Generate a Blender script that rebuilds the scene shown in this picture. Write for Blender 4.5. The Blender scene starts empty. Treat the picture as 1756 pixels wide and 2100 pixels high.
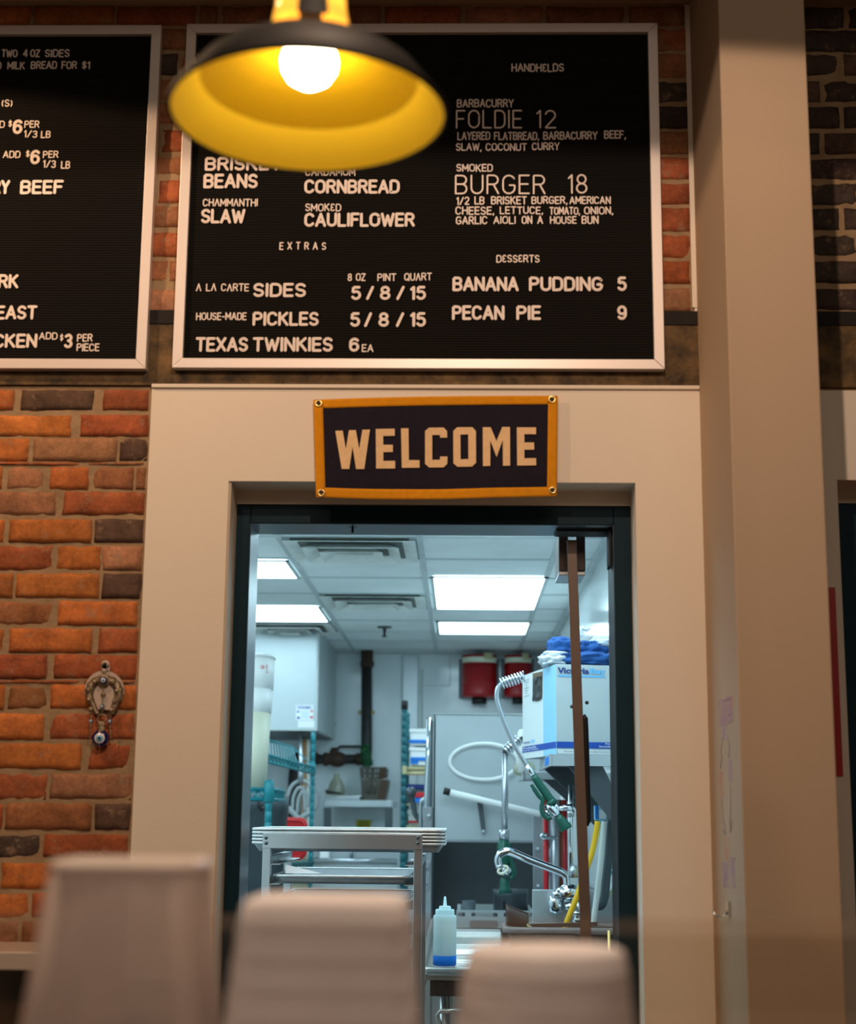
import bpy, bmesh, math, random
from mathutils import Vector, Matrix, noise

random.seed(7)
scene = bpy.context.scene
COL = scene.collection

# ---------------------------------------------------------------- camera
F = 3107.0                      # focal length in pixels of the 1756 x 2100 frame
CAM = Vector((0.0, -3.71, 1.42))
yv = Vector((66.0, -610.0, -F)).normalized()          # world +Y seen from the camera
zv = Vector((150.0, 15830.0, -F))
zv = (zv - yv * zv.dot(yv)).normalized()              # world +Z
xv = yv.cross(zv).normalized()                        # world +X
W2C = Matrix((xv, yv, zv)).transposed()
C2W = W2C.transposed()
cam_data = bpy.data.cameras.new('camera')
cam = bpy.data.objects.new('camera', cam_data)
COL.objects.link(cam)
cam.matrix_world = Matrix.Translation(CAM) @ C2W.to_4x4()
cam_data.sensor_fit = 'VERTICAL'
cam_data.sensor_height = 36.0
cam_data.lens = F / 2100.0 * 36.0
cam_data.clip_start = 0.05
cam_data.dof.use_dof = True
cam_data.dof.focus_distance = 4.9
cam_data.dof.aperture_fstop = 3.1
scene.camera = cam

# ---------------------------------------------------------------- light and exposure
scene.view_settings.view_transform = 'Standard'
scene.view_settings.look = 'None'
scene.view_settings.gamma = 1.0
scene.view_settings.exposure = 0.0
scene.view_settings.use_curve_mapping = False
world = bpy.data.worlds.new('world')
scene.world = world
world.use_nodes = True
world.node_tree.nodes['Background'].inputs[0].default_value = (1.0, 0.66, 0.42, 1)
world.node_tree.nodes['Background'].inputs[1].default_value = 0.06

WARM = (1.0, 0.70, 0.495)
def spot(name, loc, power, size_deg, col=WARM, blend=0.05, radius=0.02):
    d = bpy.data.lights.new(name, 'SPOT')
    d.energy = power; d.color = col; d.spot_size = math.radians(size_deg)
    d.spot_blend = blend; d.shadow_soft_size = radius
    o = bpy.data.objects.new(name, d); COL.objects.link(o); o.location = loc
    return o
# shaded downlights above the counter, out of the picture
spot('downlight_spot', (0.06, -2.35, 3.60), 118, 157, blend=0.03, radius=0.022)
spot('downlight_spot', (-1.75, -0.95, 3.50), 62, 156, col=(1.0, 0.62, 0.34), blend=0.04, radius=0.03)
spot('downlight_spot', (-1.1, -3.6, 3.8), 50, 160, blend=0.05, radius=0.05)

def area(name, loc, target, size, power, col):
    d = bpy.data.lights.new(name, 'AREA'); d.energy = power; d.color = col; d.shape = 'RECTANGLE'; d.size = size[0]; d.size_y = size[1]
    o = bpy.data.objects.new(name, d); COL.objects.link(o); o.location = loc
    o.rotation_euler = (Vector(target) - Vector(loc)).to_track_quat('-Z', 'Y').to_euler()
    return o
# added soft fill, unseen behind the camera, lightening the containers and shadows
area('fill_light', (0.6, -8.0, 4.8), (0, -2, 1.3), (4.0, 1.6), 58, (1.0, 0.80, 0.62))

# ---------------------------------------------------------------- pixel to place
def ray(px, py):
    return C2W @ Vector(((px - 878.0) / F, -(py - 1050.0) / F, -1.0))
def P(px, py, Y=0.0):
    d = ray(px, py); t = (Y - CAM.y) / d.y
    return CAM + d * t
def PZ(px, py, z):
    d = ray(px, py); t = (z - CAM.z) / d.z
    return CAM + d * t
def PX(px, py, x):
    d = ray(px, py); t = (x - CAM.x) / d.x
    return CAM + d * t
def proj(v):
    c = W2C @ (Vector(v) - CAM)
    return (878 - c.x / c.z * F, 1050 + c.y / c.z * F)

# ---------------------------------------------------------------- materials
def lin(c):
    return tuple((v / 255 / 12.92) if v / 255 <= 0.04045 else ((v / 255 + 0.055) / 1.055) ** 2.4 for v in c[:3])
MATS = {}
def mat(name, rgb, rough=0.6, metal=0.0, var=0.0, scale=8.0, bump=0.0, bscale=40.0, spec=0.5, emit=None, estr=0.0,
        trans=0.0, rgb2=None, aniso=None, coat=0.0, sss=0.0):
    """rgb in sRGB 0-255; var mixes a noise between rgb and rgb2 (or a darker rgb)."""
    m = bpy.data.materials.new(name); m.use_nodes = True
    nt = m.node_tree; b = nt.nodes['Principled BSDF']
    c = lin(rgb)
    b.inputs['Base Color'].default_value = (*c, 1)
    b.inputs['Roughness'].default_value = rough
    b.inputs['Metallic'].default_value = metal
    b.inputs['Specular IOR Level'].default_value = spec
    b.inputs['Transmission Weight'].default_value = trans
    b.inputs['Coat Weight'].default_value = coat
    if sss:
        b.inputs['Subsurface Weight'].default_value = sss
        b.inputs['Subsurface Radius'].default_value = (0.02, 0.02, 0.02)
    if emit:
        b.inputs['Emission Color'].default_value = (*lin(emit), 1)
        b.inputs['Emission Strength'].default_value = estr
    tc = nt.nodes.new('ShaderNodeTexCoord')
    mp = nt.nodes.new('ShaderNodeMapping')
    nt.links.new(tc.outputs['Object'], mp.inputs[0])
    if aniso:
        mp.inputs['Scale'].default_value = aniso
    if var > 0:
        n = nt.nodes.new('ShaderNodeTexNoise'); n.inputs['Scale'].default_value = scale
        n.inputs['Detail'].default_value = 6; n.inputs['Roughness'].default_value = 0.65
        nt.links.new(mp.outputs[0], n.inputs['Vector'])
        cr = nt.nodes.new('ShaderNodeValToRGB')
        cr.color_ramp.elements[0].position = 0.35; cr.color_ramp.elements[1].position = 0.7
        c2 = lin(rgb2) if rgb2 else tuple(v * 0.55 for v in c)
        c2 = tuple(a * (1 - var) + d * var for a, d in zip(c, c2))
        cr.color_ramp.elements[0].color = (*c, 1); cr.color_ramp.elements[1].color = (*c2, 1)
        nt.links.new(n.outputs['Fac'], cr.inputs[0]); nt.links.new(cr.outputs[0], b.inputs['Base Color'])
    if bump > 0:
        n2 = nt.nodes.new('ShaderNodeTexNoise'); n2.inputs['Scale'].default_value = bscale
        n2.inputs['Detail'].default_value = 5
        nt.links.new(mp.outputs[0], n2.inputs['Vector'])
        bp = nt.nodes.new('ShaderNodeBump'); bp.inputs['Strength'].default_value = bump
        bp.inputs['Distance'].default_value = 0.004
        nt.links.new(n2.outputs['Fac'], bp.inputs['Height']); nt.links.new(bp.outputs[0], b.inputs['Normal'])
    MATS[name] = m
    return m

def mat_brick():
    m = bpy.data.materials.new('brick_face'); m.use_nodes = True
    nt = m.node_tree; b = nt.nodes['Principled BSDF']; L = nt.links.new
    at = nt.nodes.new('ShaderNodeAttribute'); at.attribute_name = 'Col'
    tc = nt.nodes.new('ShaderNodeTexCoord')
    def nz(scale, det=8, rough=0.7):
        n = nt.nodes.new('ShaderNodeTexNoise'); n.inputs['Scale'].default_value = scale
        n.inputs['Detail'].default_value = det; n.inputs['Roughness'].default_value = rough
        L(tc.outputs['Object'], n.inputs['Vector']); return n
    def ramp(n, a, bb, ca=(0, 0, 0, 1), cb=(1, 1, 1, 1)):
        r = nt.nodes.new('ShaderNodeValToRGB'); r.color_ramp.elements[0].position = a; r.color_ramp.elements[1].position = bb
        r.color_ramp.elements[0].color = ca; r.color_ramp.elements[1].color = cb
        L(n.outputs['Fac'], r.inputs[0]); return r
    def mix(kind, fac, a, bb):
        x = nt.nodes.new('ShaderNodeMix'); x.data_type = 'RGBA'; x.blend_type = kind
        if isinstance(fac, float): x.inputs[0].default_value = fac
        else: L(fac, x.inputs[0])
        L(a, x.inputs[6]) if not isinstance(a, tuple) else setattr(x.inputs[6], 'default_value', a)
        L(bb, x.inputs[7]) if not isinstance(bb, tuple) else setattr(x.inputs[7], 'default_value', bb)
        return x.outputs[2]
    big = ramp(nz(13.0), 0.32, 0.70, (0.55, 0.52, 0.50, 1), (1.28, 1.22, 1.2, 1))
    c = mix('MULTIPLY', 1.0, at.outputs['Color'], big.outputs[0])
    fine = ramp(nz(90.0, 6, .8), 0.32, 0.68, (0.6, 0.6, 0.6, 1), (1.3, 1.3, 1.3, 1))
    c = mix('MULTIPLY', 0.7, c, fine.outputs[0])
    smear = ramp(nz(24.0, 10, .75), 0.555, 0.72)                       # old mortar smeared over some faces
    c = mix('MIX', smear.outputs[0], c, (0.34, 0.23, 0.155, 1))
    L(c, b.inputs['Base Color'])
    b.inputs['Roughness'].default_value = 0.8
    b.inputs['Specular IOR Level'].default_value = 0.25
    bp = nt.nodes.new('ShaderNodeBump'); bp.inputs['Strength'].default_value = 0.7; bp.inputs['Distance'].default_value = 0.004
    L(nz(55.0, 8).outputs['Fac'], bp.inputs['Height']); L(bp.outputs[0], b.inputs['Normal'])
    MATS['brick'] = m
mat_brick()

def mat_felt_board():
    m = bpy.data.materials.new('grooved_black_felt'); m.use_nodes = True
    nt = m.node_tree; b = nt.nodes['Principled BSDF']; L = nt.links.new
    tc = nt.nodes.new('ShaderNodeTexCoord')
    w = nt.nodes.new('ShaderNodeTexWave'); w.bands_direction = 'Z'; w.wave_profile = 'SIN'
    w.inputs['Scale'].default_value = 0.314 / 0.0068 ; w.inputs['Distortion'].default_value = 0.0
    L(tc.outputs['Object'], w.inputs['Vector'])
    r = nt.nodes.new('ShaderNodeValToRGB')
    r.color_ramp.elements[0].color = (0.004, 0.004, 0.004, 1); r.color_ramp.elements[1].color = (0.013, 0.012, 0.011, 1)
    L(w.outputs['Fac'], r.inputs[0]); L(r.outputs[0], b.inputs['Base Color'])
    b.inputs['Roughness'].default_value = 0.95; b.inputs['Specular IOR Level'].default_value = 0.1
    bp = nt.nodes.new('ShaderNodeBump'); bp.inputs['Strength'].default_value = 0.6; bp.inputs['Distance'].default_value = 0.002
    L(w.outputs['Fac'], bp.inputs['Height']); L(bp.outputs[0], b.inputs['Normal'])
    MATS['felt_board'] = m
mat_felt_board()

def mat_clear(name, tint, gloss=0.08, rough=0.02, diffuse=0.0, dcol=(255, 255, 255), tl=0.4):
    m = bpy.data.materials.new(name); m.use_nodes = True
    nt = m.node_tree; L = nt.links.new
    for n in list(nt.nodes):
        if n.type == 'BSDF_PRINCIPLED': nt.nodes.remove(n)
    out = nt.nodes['Material Output']
    t = nt.nodes.new('ShaderNodeBsdfTransparent'); t.inputs[0].default_value = (*lin(tint), 1)
    g = nt.nodes.new('ShaderNodeBsdfGlossy'); g.inputs['Roughness'].default_value = rough
    mx = nt.nodes.new('ShaderNodeMixShader'); mx.inputs[0].default_value = gloss
    L(t.outputs[0], mx.inputs[1]); L(g.outputs[0], mx.inputs[2])
    last = mx
    if diffuse > 0:
        d = nt.nodes.new('ShaderNodeBsdfDiffuse'); d.inputs[0].default_value = (*lin(dcol), 1)
        tr = nt.nodes.new('ShaderNodeBsdfTranslucent'); tr.inputs[0].default_value = (*lin(dcol), 1)
        m0 = nt.nodes.new('ShaderNodeMixShader'); m0.inputs[0].default_value = tl
        L(d.outputs[0], m0.inputs[1]); L(tr.outputs[0], m0.inputs[2])
        m2 = nt.nodes.new('ShaderNodeMixShader'); m2.inputs[0].default_value = diffuse
        L(mx.outputs[0], m2.inputs[1]); L(m0.outputs[0], m2.inputs[2]); last = m2
    L(last.outputs[0], out.inputs[0])
    MATS[name] = m

mat('plaster', (232, 222, 208), 0.75, var=0.25, scale=3, rgb2=(222, 210, 194), bump=0.12, bscale=120, spec=0.3)
mat('mortar', (168, 142, 112), 0.95, var=0.8, scale=14, rgb2=(134, 110, 84), bump=0.9, bscale=60, spec=0.1)
mat('lintel', (52, 42, 30), 0.7, var=0.9, scale=16, rgb2=(128, 100, 62), bump=0.6, bscale=70, spec=0.3)
mat('lintel_dark', (24, 19, 14), 0.7, bump=0.4, spec=0.3)
mat('soffit', (150, 128, 98), 0.7)
mat('soffit_edge', (205, 180, 150), 0.5)
mat('concrete', (128, 112, 88), 0.9, var=0.8, scale=10, rgb2=(92, 80, 60), bump=0.7, bscale=40)
mat('dining_floor', (90, 80, 70), 0.5, var=0.4, scale=4)
mat('frame_metal', (20, 48, 60), 0.5, metal=0.0, var=0.4, scale=30, spec=0.12, bump=0.05)
mat('frame_metal_lit', (40, 62, 76), 0.3, var=0.3, scale=30, spec=0.8, bump=0.05)  # same frame paint, with the kitchen light put into a lighter, glossier colour
mat('reveal', (205, 188, 165), 0.7)
mat('alu_frame', (222, 212, 208), 0.38, metal=0.25)
mat('letter', (232, 218, 210), 0.5)
mat('orange_felt', (222, 148, 30), 0.95, var=0.3, scale=60, bump=0.3, bscale=300, spec=0.1)
mat('navy_felt', (40, 36, 48), 0.95, var=0.5, scale=50, rgb2=(28, 26, 34), bump=0.4, bscale=260, spec=0.1)
mat('cream_felt', (240, 205, 160), 0.95, var=0.25, scale=80, bump=0.3, bscale=300, spec=0.1)
mat('brass', (240, 205, 130), 0.25, metal=1.0)
mat('black_enamel', (14, 13, 12), 0.6, spec=0.25)
mat('yellow_enamel', (255, 214, 52), 0.4, spec=0.35)
mat('gold_enamel', (204, 160, 22), 0.35, spec=0.4)
mat('amber_glass', (255, 190, 60), 0.2, emit=(255, 176, 60), estr=1.5)
mat('bulb_glass', (255, 250, 240), 0.2, emit=(255, 238, 208), estr=17.0)
mat('steel', (186, 192, 196), 0.3, metal=0.85, var=0.2, scale=5, rgb2=(160, 166, 170))
mat('steel_brushed', (196, 204, 206), 0.42, metal=0.6, var=0.3, scale=3, rgb2=(170, 180, 184))
mat('steel_dark', (96, 102, 106), 0.4, metal=0.7, var=0.4, scale=4)
mat('chrome', (220, 226, 230), 0.1, metal=1.0)
mat('pan_metal', (214, 218, 218), 0.36, metal=0.6, var=0.35, scale=25, rgb2=(160, 138, 120))
mat('kitchen_wall', (226, 234, 236), 0.11, var=0.2, scale=2, rgb2=(212, 222, 224), spec=0.6, bump=0.10, bscale=5)
mat('ceiling_tile', (236, 242, 242), 0.8, var=0.5, scale=2.2, rgb2=(206, 212, 206), bump=0.1, bscale=200)
mat('tbar', (200, 208, 208), 0.5, var=0.4, scale=5)
mat('vent', (232, 236, 232), 0.5, var=0.5, scale=7, rgb2=(180, 182, 172))
mat('vent_dark', (112, 116, 110), 0.8)
mat('troffer', (255, 255, 255), 0.5, emit=(204, 240, 255), estr=7.0)
mat('kitchen_floor', (186, 180, 174), 0.5, var=0.4, scale=6)
mat('teal', (24, 132, 142), 0.4, var=0.3, scale=20)
mat('teal_dark', (16, 96, 104), 0.45)
mat('white_plastic', (250, 251, 248), 0.45, sss=0.0)
mat('cream_plastic', (232, 230, 204), 0.5)
mat('grey_rim', (118, 110, 108), 0.5)
mat('grey_plastic', (78, 90, 96), 0.55, var=0.3, scale=9)
mat('black_plastic', (24, 24, 25), 0.45, var=0.3, scale=12)
mat('brown_plastic', (70, 52, 46), 0.4)
mat('red_plastic', (216, 36, 44), 0.4)
mat('red_paint', (176, 26, 30), 0.35, spec=0.5)
mat('green_rubber', (10, 82, 66), 0.45)
mat('green_cord', (30, 92, 52), 0.6)
mat('pipe_dark', (40, 38, 38), 0.55, var=0.5, scale=12, rgb2=(54, 46, 42))
mat('pipe_rust', (58, 42, 34), 0.7, var=0.8, scale=20, rgb2=(88, 58, 40))
mat('wood', (178, 132, 84), 0.6, var=0.4, scale=10, aniso=(1, 1, 0.1))
mat('paper', (240, 242, 244), 0.8)
mat('blue_print', (14, 74, 168), 0.6)
mat('dark_blue_print', (20, 52, 120), 0.6)
mat('light_blue_print', (104, 178, 224), 0.6)
mat('sky_blue', (150, 208, 236), 0.6)
mat('tape_blue', (18, 126, 222), 0.6)
mat('cardboard_white', (226, 232, 232), 0.65)
mat('cardboard_grey', (186, 194, 194), 0.65, var=0.15, scale=4)
mat('cardboard_raw', (120, 100, 78), 0.8)
mat('blue_cloth', (38, 90, 156), 0.9, var=0.5, scale=18, rgb2=(18, 52, 108))
mat('white_cloth', (222, 226, 230), 0.9, var=0.4, scale=16, rgb2=(170, 184, 204))
mat('bronze_metal', (112, 96, 88), 0.42, metal=0.25, var=0.2, scale=12)
mat('liquid_blue', (0, 122, 240), 0.5, spec=0.15)
mat('yellow_hose', (240, 186, 20), 0.45)
mat('cyan_hose', (60, 208, 222), 0.4)
mat('clear_hose', (206, 214, 176), 0.3)
mat('pvc', (226, 232, 226), 0.45)
mat('tan_plastic', (196, 186, 142), 0.55)
mat('yellow_label', (190, 176, 24), 0.6)
mat('brown_hose', (150, 86, 40), 0.5)
mat('basket_wire', (104, 98, 88), 0.5, metal=0.4)
mat('copper_brown', (92, 70, 56), 0.6, metal=0.3)
mat('ink_purple', (168, 146, 170), 0.8)
mat('ink_red', (196, 146, 124), 0.8)
mat('ink_dark', (128, 118, 120), 0.8)
mat('silver_antique', (176, 160, 136), 0.45, metal=0.7, var=0.7, scale=90, rgb2=(90, 76, 58), bump=0.8, bscale=160)
mat('card_back', (190, 172, 160), 0.7)
mat('cobalt', (16, 18, 84), 0.12, coat=0.6)
mat('glass_white', (236, 230, 236), 0.2)
mat('glass_sky', (110, 180, 214), 0.2)
mat('glass_black', (12, 12, 18), 0.15)
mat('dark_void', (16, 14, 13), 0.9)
mat('pillar_paint', (182, 160, 137), 0.75, bump=0.1, bscale=120, spec=0.3)
mat('chamber_steel', (104, 110, 112), 0.4, metal=0.3, var=0.4, scale=4)
mat('grey_metal', (158, 164, 164), 0.45)
mat('pan_tray', (150, 156, 160), 0.45, metal=0.4, var=0.4, scale=20, rgb2=(120, 112, 104))
mat('takeaway_card', (236, 232, 234), 0.6, var=0.2, scale=6)
mat('frosted', (226, 214, 206), 0.4)
mat('gasket', (30, 28, 28), 0.7)
mat('counter_wood', (120, 84, 56), 0.5, var=0.4, scale=6)
mat_clear('glass_pane', (246, 242, 236), gloss=0.05, rough=0.01)
mat_clear('glass_reflection', (254, 252, 250), gloss=0.06, rough=0.3, diffuse=0.045, dcol=(255, 226, 190))  # warm reflection in the glass, put in as faint diffuse colour
mat_clear('frosted_tub', (214, 206, 200), gloss=0.06, rough=0.3, diffuse=0.60, dcol=(228, 218, 216))
mat_clear('bottle_plastic', (225, 245, 245), gloss=0.05, rough=0.3, diffuse=0.82, dcol=(232, 250, 250), tl=0.5)
mat_clear('clear_jug', (190, 196, 180), gloss=0.1, rough=0.1, diffuse=0.55, dcol=(232, 230, 208))

# ---------------------------------------------------------------- mesh builder
class MB:
    RS = 1.0                        # radius factor for tubes
    def __init__(self):
        self.v = []; self.f = []; self.c = []; self.cur = None; self.smooth = []
    def add(self, vs, fs, smooth=False):
        n = len(self.v)
        self.v += [Vector(a) for a in vs]
        for f in fs:
            self.f.append([n + i for i in f]); self.c.append(self.cur); self.smooth.append(smooth)
        return self
    def box(self, a, b):
        x0, x1 = sorted((a[0], b[0])); y0, y1 = sorted((a[1], b[1])); z0, z1 = sorted((a[2], b[2]))
        return self.hexa([(x0, y0, z0), (x1, y0, z0), (x1, y1, z0), (x0, y1, z0), (x0, y0, z1), (x1, y0, z1), (x1, y1, z1), (x0, y1, z1)])
    def hexa(self, v):
        return self.add(v, [(0, 3, 2, 1), (4, 5, 6, 7), (0, 1, 5, 4), (1, 2, 6, 5), (2, 3, 7, 6), (3, 0, 4, 7)])
    def pbox(self, x0, y0, x1, y1, Y, depth):
        """front face fills a pixel rectangle on the plane y=Y, extends depth backwards"""
        a = [P(x0, y0, Y), P(x1, y0, Y), P(x1, y1, Y), P(x0, y1, Y)]
        xa = (a[0].x + a[3].x) / 2; xb = (a[1].x + a[2].x) / 2
        zt = (a[0].z + a[1].z) / 2; zb = (a[2].z + a[3].z) / 2
        return self.box((xa, Y, zb), (xb, Y + depth, zt))
    def bar(self, p, q, w, h=None, up=(0, 0, 1)):
        p = Vector(p); q = Vector(q); d = (q - p).normalized(); h = h or w
        up = Vector(up)
        if abs(d.dot(up)) > 0.95: up = Vector((0, 1, 0))
        s = d.cross(up).normalized(); u = s.cross(d)
        vs = []
        for e in (p, q):
            for a, b in ((-1, -1), (1, -1), (1, 1), (-1, 1)):
                vs.append(e + s * a * w / 2 + u * b * h / 2)
        return self.hexa(vs)
    def tube(self, pts, r, seg=10, closed=False, cap=True):
        pts = [Vector(p) for p in pts]; n = len(pts)
        rs = [a * MB.RS for a in r] if isinstance(r, (list, tuple)) else [r * MB.RS] * n
        vs = []; prev = None
        for i, p in enumerate(pts):
            if closed: d = pts[(i + 1) % n] - pts[i - 1]
            else: d = pts[min(i + 1, n - 1)] - pts[max(i - 1, 0)]
            d = d.normalized() if d.length > 1e-9 else Vector((0, 0, 1))
            if prev is None:
                ref = Vector((0, 0, 1)) if abs(d.z) < 0.9 else Vector((0, 1, 0))
                s = d.cross(ref).normalized()
            else:
                s = (prev - d * prev.dot(d))
                s = s.normalized() if s.length > 1e-6 else d.orthogonal().normalized()
            prev = s; u = d.cross(s)
            for k in range(seg):
                a = 2 * math.pi * k / seg
                vs.append(p + (s * math.cos(a) + u * math.sin(a)) * rs[i])
        fs = []
        for i in range(n if closed else n - 1):
            j = (i + 1) % n
            for k in range(seg):
                k2 = (k + 1) % seg
                fs.append((i * seg + k, i * seg + k2, j * seg + k2, j * seg + k))
        if cap and not closed:
            fs.append(tuple(range(seg))[::-1]); fs.append(tuple(range((n - 1) * seg, n * seg)))
        return self.add(vs, fs, True)
    def lathe(self, prof, c, seg=32, axis='z', close=False):
        c = Vector(c); vs = []; fs = []
        for r, z in prof:
            for k in range(seg):
                a = 2 * math.pi * k / seg
                if axis == 'z': vs.append(c + Vector((r * math.cos(a), r * math.sin(a), z)))
                elif axis == 'y': vs.append(c + Vector((r * math.cos(a), z, r * math.sin(a))))
                else: vs.append(c + Vector((z, r * math.cos(a), r * math.sin(a))))
        n = len(prof)
        for i in range(n - 1 if not close else n):
            j = (i + 1) % n
            for k in range(seg):
                k2 = (k + 1) % seg
                fs.append((i * seg + k, i * seg + k2, j * seg + k2, j * seg + k))
        return self.add(vs, fs, True)
    def prism(self, poly, fn, d0, d1):
        """poly of 2D points, fn(x, y, depth) -> world"""
        n = len(poly)
        vs = [fn(x, y, d0) for x, y in poly] + [fn(x, y, d1) for x, y in poly]
        fs = [tuple(range(n)), tuple(range(n, 2 * n))[::-1]] + [(i, (i + 1) % n, n + (i + 1) % n, n + i) for i in range(n)]
        return self.add(vs, fs)
    def grid(self, nx, ny, fn, thick=None, smooth=True):
        vs = [fn(i / nx, j / ny) for j in range(ny + 1) for i in range(nx + 1)]
        fs = [(j * (nx + 1) + i, j * (nx + 1) + i + 1, (j + 1) * (nx + 1) + i + 1, (j + 1) * (nx + 1) + i) for j in range(ny) for i in range(nx)]
        if thick is None: return self.add(vs, fs, smooth)
        t = Vector(thick); n = len(vs)
        vs2 = vs + [Vector(v) + t for v in vs]
        fs2 = fs + [tuple(n + i for i in reversed(f)) for f in fs]
        rim = [i for i in range(nx + 1)] + [j * (nx + 1) + nx for j in range(1, ny + 1)] + [ny * (nx + 1) + i for i in range(nx - 1, -1, -1)] + [j * (nx + 1) for j in range(ny - 1, 0, -1)]
        for a, b in zip(rim, rim[1:] + rim[:1]): fs2.append((a, b, n + b, n + a))
        return self.add(vs2, fs2, smooth)
    def ball(self, c, r, seg=16, rings=10, sx=1, sy=1, sz=1):
        prof = [(max(1e-4, math.sin(math.pi * i / rings)) , -math.cos(math.pi * i / rings)) for i in range(rings + 1)]
        n0 = len(self.v)
        self.lathe([(p * r, z * r) for p, z in prof], (0, 0, 0), seg)
        for i in range(n0, len(self.v)):
            v = self.v[i]; self.v[i] = Vector((v.x * sx, v.y * sy, v.z * sz)) + Vector(c)
        return self

def _mesh(name, mb, m, origin):
    me = bpy.data.meshes.new(name)
    me.from_pydata([tuple(v - origin) for v in mb.v], [], mb.f)
    for p, s in zip(me.polygons, mb.smooth): p.use_smooth = s
    if any(c is not None for c in mb.c):
        ca = me.color_attributes.new('Col', 'FLOAT_COLOR', 'CORNER')
        for p, c in zip(me.polygons, mb.c):
            for li in p.loop_indices: ca.data[li].color = (*(c or (0.3, 0.1, 0.04)), 1)
    bm = bmesh.new(); bm.from_mesh(me)
    bmesh.ops.recalc_face_normals(bm, faces=bm.faces)
    bm.to_mesh(me); bm.free()
    me.materials.append(MATS[m] if isinstance(m, str) else m)
    return me

ROOTLOC = {}
def tag(o, label=None, cat=None, group=None, kind=None):
    if label: o['label'] = label
    if cat: o['category'] = cat
    if group: o['group'] = group
    if kind: o['kind'] = kind
    return o
def bev(o, w, seg=2):
    md = o.modifiers.new('bevel', 'BEVEL'); md.width = w; md.segments = seg; md.limit_method = 'ANGLE'; md.angle_limit = math.radians(40)
    return o
def empty(name, loc, label, cat, group=None):
    o = bpy.data.objects.new(name, None); COL.objects.link(o); o.location = Vector(loc); o.empty_display_size = 0.05
    ROOTLOC[o.name] = Vector(loc)
    return tag(o, label, cat, group)
def part(name, mb, m, parent, bevel=0, label=None):
    org = ROOTLOC[parent.name]
    o = bpy.data.objects.new(name, _mesh(name, mb, m, org)); COL.objects.link(o); o.parent = parent
    ROOTLOC[o.name] = org
    if bevel: bev(o, bevel)
    if label: o['label'] = label
    return o
def solo(name, mb, m, label, cat, group=None, bevel=0):
    xs = [v.x for v in mb.v]; ys = [v.y for v in mb.v]; zs = [v.z for v in mb.v]
    org = Vector(((min(xs) + max(xs)) / 2, (min(ys) + max(ys)) / 2, min(zs)))
    o = bpy.data.objects.new(name, _mesh(name, mb, m, org)); COL.objects.link(o); o.location = org
    ROOTLOC[o.name] = org
    if bevel: bev(o, bevel)
    return tag(o, label, cat, group)
def struct(name, mb, m, bevel=0):
    o = bpy.data.objects.new(name, _mesh(name, mb, m, Vector((0, 0, 0)))); COL.objects.link(o)
    o['kind'] = 'structure'; ROOTLOC[o.name] = Vector((0, 0, 0))
    if bevel: bev(o, bevel)
    return o
def arcpts(c, r, a0, a1, n, fn):
    return [fn(c[0] + r * math.cos(math.radians(a0 + (a1 - a0) * i / n)), c[1] + r * math.sin(math.radians(a0 + (a1 - a0) * i / n))) for i in range(n + 1)]

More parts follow.
